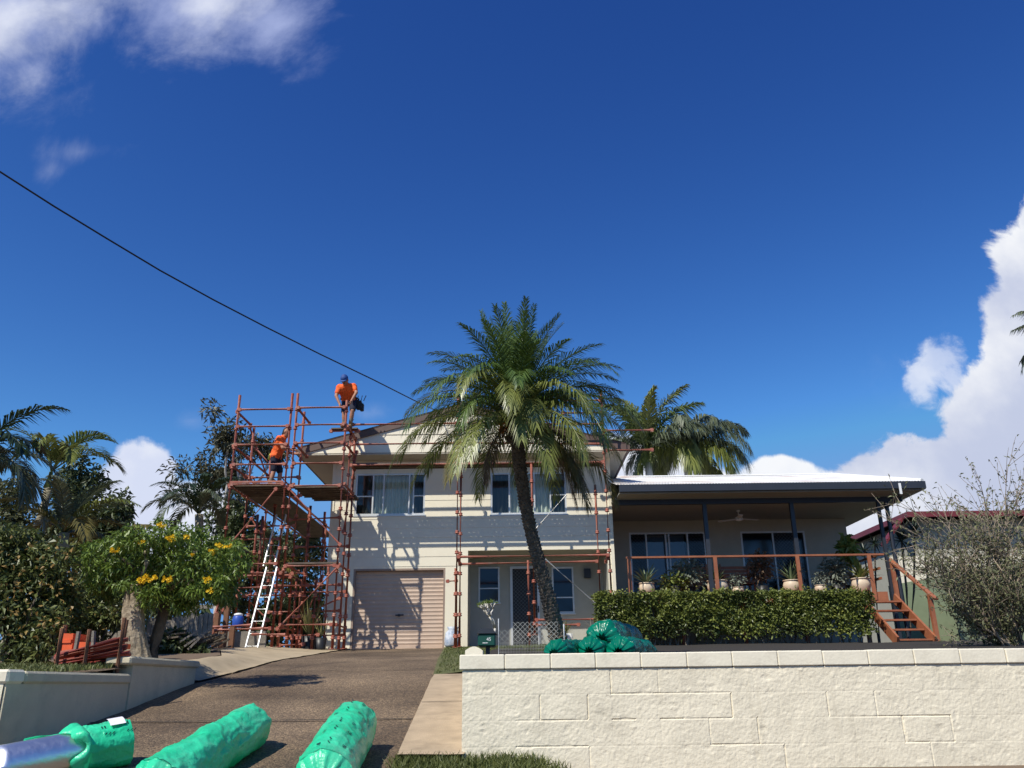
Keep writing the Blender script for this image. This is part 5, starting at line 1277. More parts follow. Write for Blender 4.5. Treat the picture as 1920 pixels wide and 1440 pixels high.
# porch plants
c = P(925, 1190, 20.3)
def frangipani():
    t = thing('frangipani', (c.x, 20.3, 2.44), 'bare branched frangipani with pale leaf tips beside the porch door', 'plant')
    mb = MB(); lf = MB(); r = random.Random(4)
    def br(p, d, L, rad, k):
        q = p + d * L; mb.tube([p, p.lerp(q, .5) + Vector((r.uniform(-.03, .03), 0, .02)), q], [rad, rad * .9, rad * .8], 6)
        if k == 0:
            for i in range(9):
                e = r.uniform(.2, 1.3); a = r.uniform(0, 6.28); leaf(lf, q, (math.cos(a) * math.cos(e), math.sin(a) * math.cos(e), math.sin(e)), .11, .022, r)
            return
        for i in range(2 + (r.random() < .5)):
            a = r.uniform(0, 6.28); br(q, (d + Vector((math.cos(a), math.sin(a), .3)) * .75).normalized(), L * .72, rad * .75, k - 1)
    br(Vector((c.x, 20.3, 2.44)), Vector((.1, 0, 1)).normalized(), .42, .035, 3)
    mb.build('trunk', M['gumbark'], t, True); lf.build('leaves', M['limeleaf'], t)
frangipani()
for i, (px, py, Y, w, h, lab) in enumerate(((578, 1216, 21.0, .19, .30, 'tall sword leaved plant in a wide black pot under the tower'), (600, 1216, 20.8, .15, .26, 'short striped sword leaved plant in a black pot near the garage'))):
    q = P(px, py, Y); z = zd(Y) + .04; t = thing('potted_plant', (q.x, Y, z), lab, 'pot plant'); mb = MB(); mb.lathe([(w * .8, 0), (w, h), (w * .9, h), (.01, h * .9)], (q.x, Y, z), 18, False); mb.build('pot', M['blackpot'], t, True)
    mb = MB(); rosette(mb, Vector((q.x, Y, z + h * .9)), 26 if i == 0 else 18, (1.0, .55)[i], .06, rng, .9, 1.5, .05); mb.build('plant', M['sansev'], t)
for px, lab in ((1060, 'long grassy leaved plant under the right porch window'),):
    q = P(px, 1165, 22.6); t = thing('potted_plant', (q.x, 22.6, 2.54), lab, 'pot plant'); mb = MB(); mb.lathe([(.16, 0), (.2, .3), (.01, .28)], (q.x, 22.6, 2.54), 16, False); mb.build('pot', M['white'], t, True); mb = MB(); rosette(mb, Vector((q.x, 22.6, 2.8)), 40, .6, .03, rng, .7, 1.5, .3); mb.build('plant', M['sansev'], t)
# ------------------------------------------------------------------ the date palm in front of the house
def knobby_trunk(mb, pts, rs, rng, knob=.035, step=.05, n=11):
    mb.tube(pts, rs, 14)
    L = [0]
    for p, q in zip(pts, pts[1:]): L.append(L[-1] + (Vector(q) - Vector(p)).length)
    s = 0; row = 0
    while s < L[-1]:
        i = max(k for k in range(len(L)) if L[k] <= s + 1e-9); i = min(i, len(pts) - 2); f = (s - L[i]) / (L[i + 1] - L[i])
        c = Vector(pts[i]).lerp(Vector(pts[i + 1]), f); r = rs[i] + (rs[i + 1] - rs[i]) * f; d, a, b = frame(Vector(pts[i + 1]) - Vector(pts[i]))
        for k in range(n):
            th = 2 * math.pi * (k + .5 * (row % 2)) / n + rng.uniform(-.1, .1); o = a * math.cos(th) + b * math.sin(th); t = o.cross(d)
            p = c + o * (r * .9); l = knob * rng.uniform(.6, 1.3); w = r * 2.0 / n * 1.9
            tip = p + o * l + d * (step * .9)
            mb.add([p - t * w, p + t * w, p + d * step * 1.2 + t * w * .6, p + d * step * 1.2 - t * w * .6, tip - t * w * .35, tip + t * w * .35],
                   [(0, 1, 5, 4), (4, 5, 2, 3), (0, 4, 3), (1, 2, 5)])
        s += step; row += 1
YP_ = 10.0
path = [(1052, 1235), (1047, 1200), (1030, 1130), (1012, 1060), (996, 1000), (984, 940), (974, 870), (968, 800), (966, 755)]
pts = [P(px, py, YP_) for px, py in path]
s_ = YP_ / 1640
rs = [20 * s_, 17 * s_, 13.5 * s_, 12 * s_, 11.5 * s_, 11.5 * s_, 12.5 * s_, 15 * s_, 13 * s_]
palm = thing('date_palm', pts[0], 'date palm with a knobbly leaning trunk and full feathery crown in front of the house', 'palm tree')
rng = random.Random(12)
mb = MB(); knobby_trunk(mb, pts, rs, rng, .022, .04, 10); mb.build('trunk', M['palmbark'], palm)
top = pts[-2] + Vector((0, 0, .24))
mb = MB()                                                               # fibre and boots where the fronds leave the trunk
for i in range(60):
    a = rng.uniform(0, 6.28); h = rng.uniform(-.5, .15); d = Vector((math.cos(a), math.sin(a), 1.3)).normalized(); p = top + Vector((math.cos(a) * .09, math.sin(a) * .09, h)); mb.tube([p, p + d * rng.uniform(.06, .14)], [.022, .008], 5)
mb.build('crownshaft', M['palmbark'], palm)
mb = MB()
for i in range(46): a = rng.uniform(0, 6.28); q = P(945, 800, YP_) + Vector((rng.uniform(-.06, .06), -.1 + rng.uniform(-.05, .05), rng.uniform(-.12, .1))); mb.tube([top + Vector((0, -.05, -.1)), q], [.004, .003], 4); mb.capsule(q, q + Vector((0, 0, .02)), .012, .012, 6, 2)
mb.build('fruit_stalk', mat('orange fruit stalk', (.55, .20, .02), .6), palm)
nf = 100
for i in range(nf):
    t = i / (nf - 1); az = i * 2.39996 + rng.uniform(-.15, .15)
    if t < .20: e0, e1, L, m = rng.uniform(1.2, 1.52), rng.uniform(.65, 1.25), rng.uniform(1.2, 1.4), 'palmleaf'
    elif t < .48: k = (t - .16) / .32; e0, e1, L, m = 1.2 - .5 * k + rng.uniform(-.1, .1), .05 - .8 * k + rng.uniform(-.2, .2), rng.uniform(1.35, 1.6), 'palmleaf'
    elif t < .74: k = (t - .48) / .26; e0, e1, L, m = .85 - .45 * k + rng.uniform(-.1, .1), -1.0 - .45 * k + rng.uniform(-.15, .15), rng.uniform(1.5, 1.85), 'palmmid' if rng.random() < .6 else 'palmleaf'
    elif t < .90: k = (t - .74) / .16; e0, e1, L, m = .40 - .5 * k + rng.uniform(-.15, .1), -1.35 - .15 * k, rng.uniform(1.55, 1.9), 'palmmid' if rng.random() < .8 else 'palmold'
    else:
        e0, e1, L, m = -.35 + rng.uniform(-.25, .2), -1.45, rng.uniform(1.1, 1.45), 'palmold' if rng.random() < .45 else 'palmdead'
        az = rng.choice((rng.uniform(-.5, .6), rng.uniform(-.5, .6), rng.uniform(2.7, 3.6), rng.uniform(0, 6.28)))
    if .66 < t < .92 and i % 3 == 0: az = -1.57 + rng.uniform(-.9, .9); L *= .92
    mb = MB(); base = top + Vector((math.cos(az) * .07, math.sin(az) * .07, .22 * (1 - t) - .22))
    if m == 'palmdead': frond(mb, base, az, e0, e1, L, 42, .22, .013, rng, .1, .8, .8, .4, .1, .7, .011)
    else: frond(mb, base, az, e0, e1, L, 58, .33, .0145, rng, .55 - .35 * t, .28 + .5 * t, 1.15, .5, .10, 1.25, .013, rng.uniform(-.25, .25))
    mb.build('frond', M[m], palm)

# ------------------------------------------------------------------ other palms
def palm_tree(label, base, top, r0, r1, fronds, seed, mats, L, ll, w, n=44, e_hi=1.2, e_lo=-.6, name='palm_tree', bark='palmring', group=None, shaft=None, arch=1.1, droop=.5, V=.35, az0=None, Vs=.2):
    rg = random.Random(seed); base = Vector(base); top = Vector(top); t = thing(name, base, label, 'palm tree', group)
    mb = MB(); k = 9; P_ = [base.lerp(top, i / k) + Vector((.05 * math.sin(i), 0, 0)) for i in range(k + 1)]; mb.tube(P_, [r0 + (r1 - r0) * i / k for i in range(k + 1)], 12); mb.build('trunk', M[bark], t, True)
    if shaft: mb = MB(); mb.tube([top, top + (top - base).normalized() * shaft], [r1 * 1.15, r1 * .6], 12); mb.build('crownshaft', M['kingleaf'], t, True); top = top + (top - base).normalized() * shaft
    for i in range(fronds):
        q = i / max(1, fronds - 1); az = (az0[i] if az0 and i < len(az0) else i * 2.39996 + rg.uniform(-.3, .3)); e0 = e_hi + (e_lo + .55 - e_hi) * q + rg.uniform(-.12, .12); mb = MB()
        frond(mb, top, az, e0, e0 - arch - rg.uniform(0, .35) - .4 * q, L * rg.uniform(.85, 1.1), n, ll, w, rg, V, droop, 1.0, .45, .14, 1.2, .022 * L / 2, rg.uniform(-.3, .3), Vs); mb.build('frond', M[mats[min(len(mats) - 1, int(q * len(mats)))]], t)
    return t
def at(px, py, Y): return P(px, py, Y)
# behind the verandah roof
a = at(1213, 905, 29); palm_tree('foxtail palm with an upright spear leaf rising behind the pale verandah roof', (a.x, 29, 2.6), at(1214, 868, 29), .15, .13, 13, 31, ['palmmid', 'kingleaf', 'palmgrey'], 3.0, .85, .05, 110, 1.5, .0, bark='gumbark', arch=.9, droop=.6, V=.35, shaft=.3, Vs=.8)
a = at(1290, 905, 30); palm_tree('foxtail palm with weeping grey green plumes, right one behind the pale roof', (a.x, 30, 2.6), at(1283, 848, 30), .14, .12, 19, 37, ['palmgrey', 'palmgrey', 'palmmid'], 3.0, .80, .048, 96, 1.15, -.35, bark='gumbark', arch=1.5, droop=.85, V=.1, Vs=.8)
# left side
a = at(-40, 1000, 13); palm_tree('big dark palm leaning in at the left edge of the garden', (a.x - .3, 13, zl(13)), at(-48, 862, 13), .14, .11, 17, 41, ['palmdark', 'palmgrey'], 1.65, .50, .034, 50, 1.2, -.5, droop=.5, arch=1.4)
a = at(22, 1110, 15); palm_tree('slim ringed king palm with pale arching fronds beside the dark palm', (a.x, 15, zl(15)), at(88, 915, 15), .085, .065, 8, 43, ['kingleaf', 'kingleaf', 'palmmid'], 1.55, .46, .034, 40, 1.35, .35, arch=1.5, droop=.35, V=.6, shaft=.3, az0=[.1, 3.3, 1.2, -.35, 2.6, 4.9, .5, 5.6])
a = at(95, 1120, 14); palm_tree('low shaggy palm with drooping grey fronds behind the shrubs', (a.x, 14, zl(14)), at(118, 1000, 14), .10, .08, 12, 44, ['palmgrey', 'palmmid', 'palmold'], 1.5, .42, .03, 46, 1.3, -.2, droop=.45, arch=1.0, V=.4)
a = at(200, 1130, 15.5); palm_tree('brownish low palm behind the yellow flowering tree', (a.x, 15.5, zl(15.5)), at(196, 1030, 15.5), .09, .08, 10, 45, ['palmold', 'palmmid'], 1.2, .4, .03, 40, .9, -.3, droop=.7, arch=1.2, V=.1)
a = at(378, 1020, 22); palm_tree('cluster palm with arching dark fronds between the cloud and the tower', (a.x, 22, 2.55), at(372, 965, 22), .12, .11, 16, 47, ['palmdark', 'palmgrey'], 1.75, .45, .035, 46, 1.45, .1, droop=.5, arch=1.5, V=.4)
a = at(560, 1110, 24.5); palm_tree('shadowed palm growing behind the scaffold tower', (a.x - .6, 24.5, 2.55), at(500, 1070, 24.5), .10, .09, 13, 48, ['palmgrey', 'palmold'], 1.9, .5, .035, 40, 1.3, -.2, droop=.6, arch=1.2)
# a palm just outside the right edge: only two frond ends reach in
a = at(2010, 900, 14); palm_tree('palm outside the right edge whose two frond ends hang against the cloud', (a.x + .15, 14, 2.2), at(2035, 640, 14), .10, .08, 13, 53, ['palmgrey'], 1.4, .34, .03, 40, 1.1, -.5, droop=.7, arch=1.1, V=.2, az0=[3.0, 3.25, 2.8])

# ------------------------------------------------------------------ broad leaved trees and shrubs
def branchy(mb, p, d, L, r, k, rg, spread=.7, tips=None, up=.15):
    q = p + d * L; mid = p.lerp(q, .5) + rvec(rg) * L * .07
    mb.tube([p, mid, q], [r, r * .85, r * .7], 6, False)
    if k == 0:
        if tips is not None: tips.append(q)
        return
    for i in range(2 + (rg.random() < .45)):
        branchy(mb, q, (d + rvec(rg) * spread + Vector((0, 0, up))).normalized(), L * rg.uniform(.6, .85), r * .62, k - 1, rg, spread, tips, up)
def tree(name, label, base, h, L, r, k, seed, leafm, barkm, n, ll, lw, blob=(.5, .5, .4), spread=.7, d=(0, 0, 1), extra=None, cat='tree', group=None, up=.15):
    rg = random.Random(seed); base = Vector(base); t = thing(name, base, label, cat, group); mb = MB(); tips = []
    branchy(mb, base, Vector(d).normalized(), L, r, k, rg, spread, tips, up); mb.build('trunk', M[barkm], t, True)
    mb = MB(); blobs = [(q.x + rg.uniform(-.1, .1), q.y, q.z, blob[0] * rg.uniform(.6, 1.3), blob[1] * rg.uniform(.6, 1.3), blob[2] * rg.uniform(.6, 1.3)) for q in tips] + list(extra or [])
    cloud(mb, blobs, n, ll, lw, rg, .3, .5, .25); mb.build('crown', M[leafm], t); return t
def bl(px, py, Y, rx, ry, dy=.6):
    c = P(px, py, Y); s = Y / 1640; return (c.x, Y, c.z, rx * s, dy, ry * s)
a = at(408, 1180, 27); tree('gum_tree', 'tall open gum tree with white limbs behind the scaffold tower', (a.x, 27, 2.55), 0, 2.25, .15, 4, 61, 'gumleaf', 'gumbark', 4600, .24, .06, (.40, .48, .30), .42, (-.06, 0, 1),
     [bl(398, 770, 27, 22, 26), bl(415, 830, 27, 34, 30), bl(345, 880, 27, 46, 26), bl(425, 900, 27, 40, 30), bl(330, 925, 27, 34, 20), bl(390, 860, 27, 20, 20)], up=.25)
def bushmass(name, label, base, blobs, n, leafm, ll, lw, seed, cat='tree', stems=6, bark='darkbark', group=None, extra=None):
    rg = random.Random(seed); base = Vector(base); t = thing(name, base, label, cat, group); mb = MB()
    for i in range(stems):
        b = blobs[i % len(blobs)]; q = Vector((b[0] + rg.uniform(-.4, .4) * b[3], b[1] + rg.uniform(-.4, .4) * b[4], b[2] + rg.uniform(-.2, .5) * b[5])); p = base + Vector((rg.uniform(-.12, .12), rg.uniform(-.12, .12), -.05)); m_ = p.lerp(q, .5) + rvec(rg) * .1
        mb.tube([p, m_, q], [.05 if cat == 'tree' else .025, .035 if cat == 'tree' else .018, .008], 6)
    mb.build('trunk' if cat == 'tree' else 'stem', M[bark], t, True)
    mb = MB(); cloud(mb, blobs, n, ll, lw, rg, .45, .55, .25); mb.build('crown' if cat == 'tree' else 'foliage', M[leafm], t)
    if extra: extra(t, rg)
    return t
def lump(px, py, Y, rx, ry, k, seed, dy=.7, f=.42):
    """uneven outline: a big clump plus smaller ones round it"""
    rg = random.Random(seed); out = [bl(px, py, Y, rx * .75, ry * .75, dy)]
    for i in range(k):
        a = rg.uniform(0, 6.28); q = rg.uniform(.45, 1.0); out.append(bl(px + rx * q * math.cos(a), py + ry * q * math.sin(a), Y + rg.uniform(-.5, .5) * dy, rx * f * rg.uniform(.5, 1.2), ry * f * rg.uniform(.5, 1.2), dy * .5))
    return out
a = at(150, 1150, 20); bushmass('shade_tree', 'broad dark leaved tree behind the slim king palm', (a.x, 20, 2.5), lump(160, 955, 20, 70, 95, 16, 1) + lump(205, 1010, 20, 40, 50, 6, 2), 6500, 'treedark', .16, .07, 71)
a = at(60, 1150, 22); bushmass('shade_tree', 'dark tree filling the gap between the palms at the far left', (a.x, 22, 2.5), lump(40, 1010, 22, 80, 90, 14, 3), 5000, 'treeolive', .17, .07, 72)
a = at(300, 1130, 24); bushmass('shade_tree', 'dark low tree behind the timber paling fence', (a.x, 24, 2.5), lump(330, 1070, 24, 75, 70, 12, 4), 4500, 'treedark', .17, .07, 73)
a = at(450, 1130, 26); bushmass('shade_tree', 'dark green tree directly behind the scaffold tower', (a.x, 26, 2.5), lump(455, 1040, 26, 70, 105, 14, 5), 6000, 'treedark', .18, .08, 74)
a = at(560, 1150, 29); bushmass('shade_tree', 'dark tree beside the left wall of the house', (a.x, 29, 2.5), lump(565, 1090, 29, 60, 100, 12, 6), 5000, 'treedark', .18, .08, 75)
a = at(520, 1190, 23.5); bushmass('garden_shrub', 'dark low shrubs filling the gap under the scaffold tower', (-6.2, 23.5, 2.5), lump(470, 1160, 23.5, 70, 50, 10, 15) + lump(575, 1165, 25, 45, 55, 8, 16), 4200, 'treedark', .15, .065, 79, 'shrub')
a = at(225, 1150, 17.5); bushmass('garden_shrub', 'olive shrub behind the trunk of the yellow flowering tree', (a.x, 17.5, 2.3), lump(225, 1085, 17.5, 85, 75, 10, 8), 4200, 'treeolive', .12, .05, 76, 'shrub')
def spots(m, n, box, l, w):
    def f(t, rg):
        mb = MB()
        for _ in range(n):
            px, py, Y = rg.uniform(box[0], box[1]), rg.uniform(box[2], box[3]), box[4] + rg.uniform(-.3, .1); leaf(mb, P(px, py, Y), rvec(rg) + Vector((0, -.6, 0)), l, w, rg)
        mb.build('blossoms', M[m], t)
    return f
a = at(40, 1240, 10.8); bushmass('garden_shrub', 'large dark shrub with mottled yellow leaves behind the left wall', (a.x, 10.8, 1.85), lump(55, 1130, 10.8, 85, 130, 22, 9, .55) + lump(30, 1040, 10.8, 60, 50, 8, 10, .5), 11000, 'shrub', .085, .04, 77, 'shrub', 10, extra=spots('autumn', 130, (0, 140, 1010, 1200, 10.35), .06, .04))
a = at(175, 1200, 12.2); bushmass('garden_shrub', 'dark shrub behind the rack of orange scaffold tubes', (a.x, 12.2, 2.0), lump(180, 1130, 12.2, 70, 62, 14, 11, .6), 6000, 'shrub', .09, .042, 78, 'shrub', 8, extra=spots('autumn', 60, (120, 230, 1080, 1180, 11.8), .05, .03))
# yellow flowering tree on its thick stump
YT = 11.0
fl = thing('trumpet_tree', P(258, 1240, YT), 'bright green tree with yellow flowers on a thick pale pollarded trunk', 'tree')
rg = random.Random(6); pts_ = [P(262, 1250, YT), P(257, 1215, YT), P(250, 1170, YT), P(250, 1125, YT), P(256, 1097, YT)]; s = YT / 1640
mb = MB(); n_ = 32; vs = []; rr_ = [23, 19, 18, 16, 13]
for i in range(41):
    f = i / 40 * 4; k = min(int(f), 3); f -= k; c = pts_[k].lerp(pts_[k + 1], f); r_ = (rr_[k] + (rr_[k + 1] - rr_[k]) * f) * s
    for j in range(n_ * 2):
        a = math.pi * j / n_; q = Vector((math.cos(a) * 1.6, math.sin(a) * 1.6, c.z * 1.3)); rad = r_ * (1 + .22 * mnoise.noise(q * 1.6) + .16 * abs(mnoise.noise(Vector((math.cos(a) * 8, math.sin(a) * 8, c.z * 5)))) + .14 * abs(mnoise.noise(Vector((math.cos(a) * 12, math.sin(a) * 12, c.z * 2.2)))) + .10 * abs(mnoise.noise(Vector((math.cos(a) * 5, math.sin(a) * 5, c.z * 3)))))
        vs.append(c + Vector((math.cos(a) * rad, math.sin(a) * rad, 0)))
w_ = n_ * 2; mb.add(vs, [(i * w_ + j, i * w_ + (j + 1) % w_, (i + 1) * w_ + (j + 1) % w_, (i + 1) * w_ + j) for i in range(40) for j in range(w_)] + [tuple(40 * w_ + j for j in range(w_))])
limb = MB(); limb.tube([P(285, 1246, YT + .25), P(292, 1200, YT + .3), P(306, 1150, YT + .35), P(320, 1095, YT + .3)], [15 * s, 11 * s, 10 * s, 8 * s], 12); limb.build('limb', M['darkbark'], fl, True)  # dark bark carries the limb's shade; the main trunk keeps the pale bark
for (px, py) in ((180, 1080), (220, 1040), (270, 1020), (320, 1030), (370, 1070), (410, 1080), (350, 1010)):
    mb.tube([P(258 if px < 290 else 318, 1105, YT), P((px + 280) / 2, (py + 1090) / 2, YT + rg.uniform(-.3, .3)), P(px, py, YT + rg.uniform(-.4, .4))], [.035, .025, .008], 6)
mb.build('trunk', M['bark'], fl, True)
mb = MB(); blobs = []
for (px, py, rx, ry) in ((300, 1045, 80, 42), (235, 1055, 46, 40), (362, 1058, 60, 40), (300, 1098, 70, 34), (388, 1100, 40, 34), (330, 1004, 48, 24), (395, 1026, 32, 24), (200, 1092, 34, 26), (345, 1128, 40, 22), (418, 1064, 24, 30), (285, 1012, 34, 20), (425, 1112, 22, 24), (180, 1062, 22, 22), (240, 1015, 22, 14)):
    blobs.append(bl(px, py, YT + rg.uniform(-.35, .35), rx, ry, .42))
for i in range(75):
    a = rg.uniform(0, 6.28); q = rg.uniform(.7, 1.25); blobs.append(bl(308 + 128 * q * math.cos(a), 1058 + 62 * q * math.sin(a), YT + rg.uniform(-.5, .5), rg.uniform(8, 20), rg.uniform(6, 13), .12))
cloud(mb, blobs, 15500, .082, .026, rg, .35, .5, .4); mb.build('crown', M['trumpet'], fl)
for (px, py, k) in ((270, 1086, 22), (315, 1087, 12), (322, 1010, 14), (412, 1022, 8), (428, 1024, 6), (268, 1016, 6), (216, 1031, 8), (302, 985, 8), (390, 1087, 8), (400, 1035, 8), (360, 1038, 5), (396, 1108, 6), (288, 1083, 6), (350, 1007, 4)):
    mb = MB(); c = P(px, py, YT - .55)
    for i in range(int(k * 1.5)):
        v_ = rvec(rg); q = c + Vector((v_.x * 1.3, v_.y, v_.z * .8)) * .042 * (k / 10) ** .5 * rg.uniform(.5, 1.25)
        for a in range(5): th = 1.257 * a; leaf(mb, q, (math.cos(th), -.7, math.sin(th)), .026, .020, rg, .1)
    mb.build('blossom', M['flower'], fl)
# hedge in front of the verandah
HY0, HY1 = 19.9, 20.7; hx0, hx1 = X(1118, 1160, HY0), X(1642, 1160, HY0); ht = Z(1380, 1114, HY0 + .3)
hg = thing('hedge', ((hx0 + hx1) / 2, 20.3, 2.4), 'long clipped green hedge growing along the front of the verandah', 'hedge'); rg = random.Random(14); mb = MB()
for _ in range(27000):
    f = rg.random(); x = rg.uniform(hx0, hx1); y = rg.uniform(HY0, HY1); z = 2.55 + (ht - 2.55) * rg.random() ** .75
    if f < .62: y = HY0 + abs(rg.gauss(0, .09))
    elif f < .80: z = ht - abs(rg.gauss(0, .07))
    w = .10 * mnoise.noise(Vector((x * 1.3, 0, z * 1.6))) + .07 * mnoise.noise(Vector((x * 4, 3, z * 4)))
    y += w * 1.2 if f < .62 else 0; z += 1.4 * w + .07 * mnoise.noise(Vector((x * 2.2, 5, 1))) if f >= .62 else 0
    low = (z - 2.45) / .45
    if low < 1 and (rg.random() > .35 + low * .6 or mnoise.noise(Vector((x * 2.1, 7, 0))) > .22 + low * .5): continue
    if mnoise.noise(Vector((x * 2.6, 11, z * 2.6))) > .45 and f < .62: continue
    if x > hx1 - .25 and rg.random() < .3: x -= rg.random() * .4
    cl = mnoise.noise(Vector((x * 1.1, 4, z * 1.3))) + .5 * mnoise.noise(Vector((x * 3.3, 9, z * 3.3))) + rg.uniform(-.35, .35); mb.cur = 1 if cl > .5 else 2 if cl < -.25 else 0
    leaf(mb, (x, y, z), rvec(rg) + Vector((0, -.5, .35)), .088 * rg.uniform(.6, 1.35), .05, rg, .1)
for _ in range(120):                                                    # stray shoots
    x = rg.uniform(hx0, hx1); z0 = ht - .04; y = rg.uniform(HY0, HY1); h = rg.uniform(.06, .24); mb.cur = 1; tilt = rg.uniform(-.08, .08)
    for i in range(7): leaf(mb, (x + tilt * i / 7, y, z0 + h * i / 7), rvec(rg) + Vector((0, 0, .5)), .07, .04, rg, .1)
mb.build('foliage', [M['hedge'], M['hedgelime'], M['hedgedeep']], hg)
mb = MB()
for i in range(46):
    x = hx0 + (hx1 - hx0) * (i + rg.uniform(.1, .9)) / 46; p = Vector((x, 20.3 + rg.uniform(-.15, .15), 2.38))
    for k in range(3): mb.tube([p, p + Vector((rg.uniform(-.12, .12), rg.uniform(-.1, .1), .35)), p + Vector((rg.uniform(-.3, .3), rg.uniform(-.2, .2), rg.uniform(.6, 1.05)))], [.018, .012, .004], 5)
mb.build('stem', M['oldwood'], hg)
# right side: twiggy shrub, strap leaved plants
def twiggy():
    Y = 14.5; base = P(1900, 1230, Y); rg = random.Random(19); t = thing('twiggy_shrub', base, 'tall half bare twiggy shrub with small grey leaves at the right edge', 'shrub'); mb = MB(); lf = MB()
    def arm(p, d, L, r, k):
        n = 4; P_ = [p]
        for i in range(n): d = (d + rvec(rg) * .16 + Vector((0, 0, .03))).normalized(); P_.append(P_[-1] + d * L / n)
        mb.tube(P_, [r * (1 - .5 * i / n) for i in range(n + 1)], 4 if k < 2 else 6, False)
        for i in range(1, n + 1):
            if k > 0:
                for _ in range(2 if k > 1 else 3): arm(P_[i], (d + rvec(rg) * .85 + Vector((0, -.05, .12))).normalized(), L * rg.uniform(.4, .62), r * .5, k - 1)
        if k <= 1:
            for _ in range(5 if k == 0 else 3):
                q = P_[rg.randrange(1, n + 1)]; leaf(lf, q + rvec(rg) * .02, rvec(rg), .075 * rg.uniform(.6, 1.3), .030, rg, .2)
    for px, py in ((1725, 1010), (1735, 960), (1760, 1080), (1790, 1130), (1840, 1150), (1860, 1000), (1745, 985), (1770, 930), (1800, 885), (1840, 855), (1885, 850), (1930, 870), (1790, 1040), (1850, 960), (1900, 960), (1960, 900), (1820, 1110), (1870, 1060), (1760, 1010), (1925, 1010)):
        e = P(px, py, Y + rg.uniform(-.5, .6)); b = base + Vector((rg.uniform(-.15, .25), rg.uniform(-.2, .2), 0)); L = (e - b).length * .60; arm(b, (e - b).normalized(), L, .022, 2)
    mb.build('stem', mat('brown twig', (.20, .155, .11), .9, col2=(.40, .32, .24), vscale=6), t); lf.build('foliage', M['twigleaf'], t)
twiggy()
def straps(px, py, Y, n, L, label, seed, heads):
    rg = random.Random(seed); b = P(px, py, Y); b.z = zr(Y); t = thing('strap_leaf_plant', b, label, 'plant', 'dark strap leaved plants by the steps'); mb = MB(); lf = MB()
    for (hx, hy) in heads:
        h = P(hx, hy, Y + rg.uniform(-.2, .2)); mb.tube([b, b.lerp(h, .5) + rvec(rg) * .08, h], [.04, .03, .022], 6); rosette(lf, h, n, L, .045, rg, -.3, 1.45, .35)
    mb.build('stem', M['darkbark'], t); lf.build('leaves', M['dracaena'], t)
straps(1700, 1180, 22.8, 60, .62, 'dark strap leaved plant with a big round head behind the stair rail', 3, [(1690, 1015), (1715, 1000)])
straps(1738, 1180, 22.3, 44, .42, 'smaller dark strap leaved plant with a low head right of the stair rail', 4, [(1738, 1065)])
straps(1640, 1150, 26.5, 40, .5, 'dark spiky plant showing between the verandah corner and the posts', 5, [(1640, 1020), (1620, 1035)])

# ------------------------------------------------------------------ neighbouring house, fences, rack of scaffold tubes
YH = 27.5
nh = thing('neighbour_house', P(1850, 1100, YH), 'neighbouring cream house with a maroon gutter half hidden by the twiggy shrub', 'house')
nx0, nx1 = X(1706, 980, YH), X(1706, 980, YH) + 12; nzt = Z(1800, 962, YH)
mb = MB(); mb.box(nx0 + .35, nx1, YH + .5, YH + 9, 2.4, nzt - .12); mb.build('wall', M['wing'], nh)
mb = MB(); mb.prism([(nx0 - .05, nzt - .02), (nx1, nzt - .02), (nx1, nzt + .02), (nx0, nzt + .02)], 1, YH - .1, YH + 9); mb.build('eave', M['roofbrown'], nh)
mb = MB(); mb.box(nx0 - .06, nx1, YH - .18, YH - .101, nzt - .14, nzt + .04); mb.box(nx0 - .12, nx0 - .061, YH - .18, YH + 9, nzt - .14, nzt + .04); mb.build('gutter', M['maroon'], nh)
mb = MB(); mb.add([(nx0, YH - .1, nzt + .05), (nx1, YH - .1, nzt + .05), (nx1, YH + 5, nzt + 1.0), (nx0 + 4, YH + 5, nzt + 1.0), (nx0, YH + 9, nzt + .05)], [(0, 1, 2, 3), (0, 3, 4)]); mb.build('roof', M['roofbrown'], nh)
mb = MB(); mb.prism([(X(1665, 1010, YH), nzt - 1.0), (nx0, nzt - .05), (nx0, nzt + .06), (X(1665, 1010, YH), nzt - .88)], 1, YH + .2, YH + .6); mb.build('barge_board', M['maroon'], nh)
mb = MB(); y = YH - 1.2; mb.prism([(X(1668, 1100, y), 2.4), (X(1668, 1100, y), Z(1690, 1098, y)), (X(1800, 1070, y), Z(1800, 1072, y)), (X(1960, 1040, y), Z(1960, 1046, y)), (X(1960, 1040, y), 2.4)], 1, y, y + .1); mb.build('carport_screen', M['greenfence'], nh)
mb = MB(); mb.box(X(1680, 1060, y), nx1, y + .3, y + .4, 2.4, Z(1760, 1040, y)); mb.build('carport_wall', M['render'], nh)
gf = thing('sheet_fence', P(1850, 1160, 24.5), 'sage green sheet metal fence on the right behind the twiggy shrub', 'fence')
mb = MB(); y = 24.3; x0 = X(1795, 1150, y); n = 60; vs = []
zt = Z(1850, 1098, y)
for i in range(n + 1): x = x0 + i * .1; yy_ = y + (.02 if i % 4 in (1, 2) else 0); vs += [(x, yy_, 2.3), (x, yy_, zt)]
mb.add(vs, [(2 * i, 2 * i + 2, 2 * i + 3, 2 * i + 1) for i in range(n)]); mb.build('sheet', M['greenfence'], gf)
mb = MB(); mb.box(x0, x0 + 6, y - .02, y + .04, zt, zt + .05); mb.box(x0 - .06, x0 - .001, y - .03, y + .04, 2.3, zt + .05); mb.build('frame', M['greenfence'], gf)
pf = thing('paling_fence', P(350, 1200, 17.5), 'weathered grey timber paling fence under the yellow flowering tree', 'fence'); rg = random.Random(9)
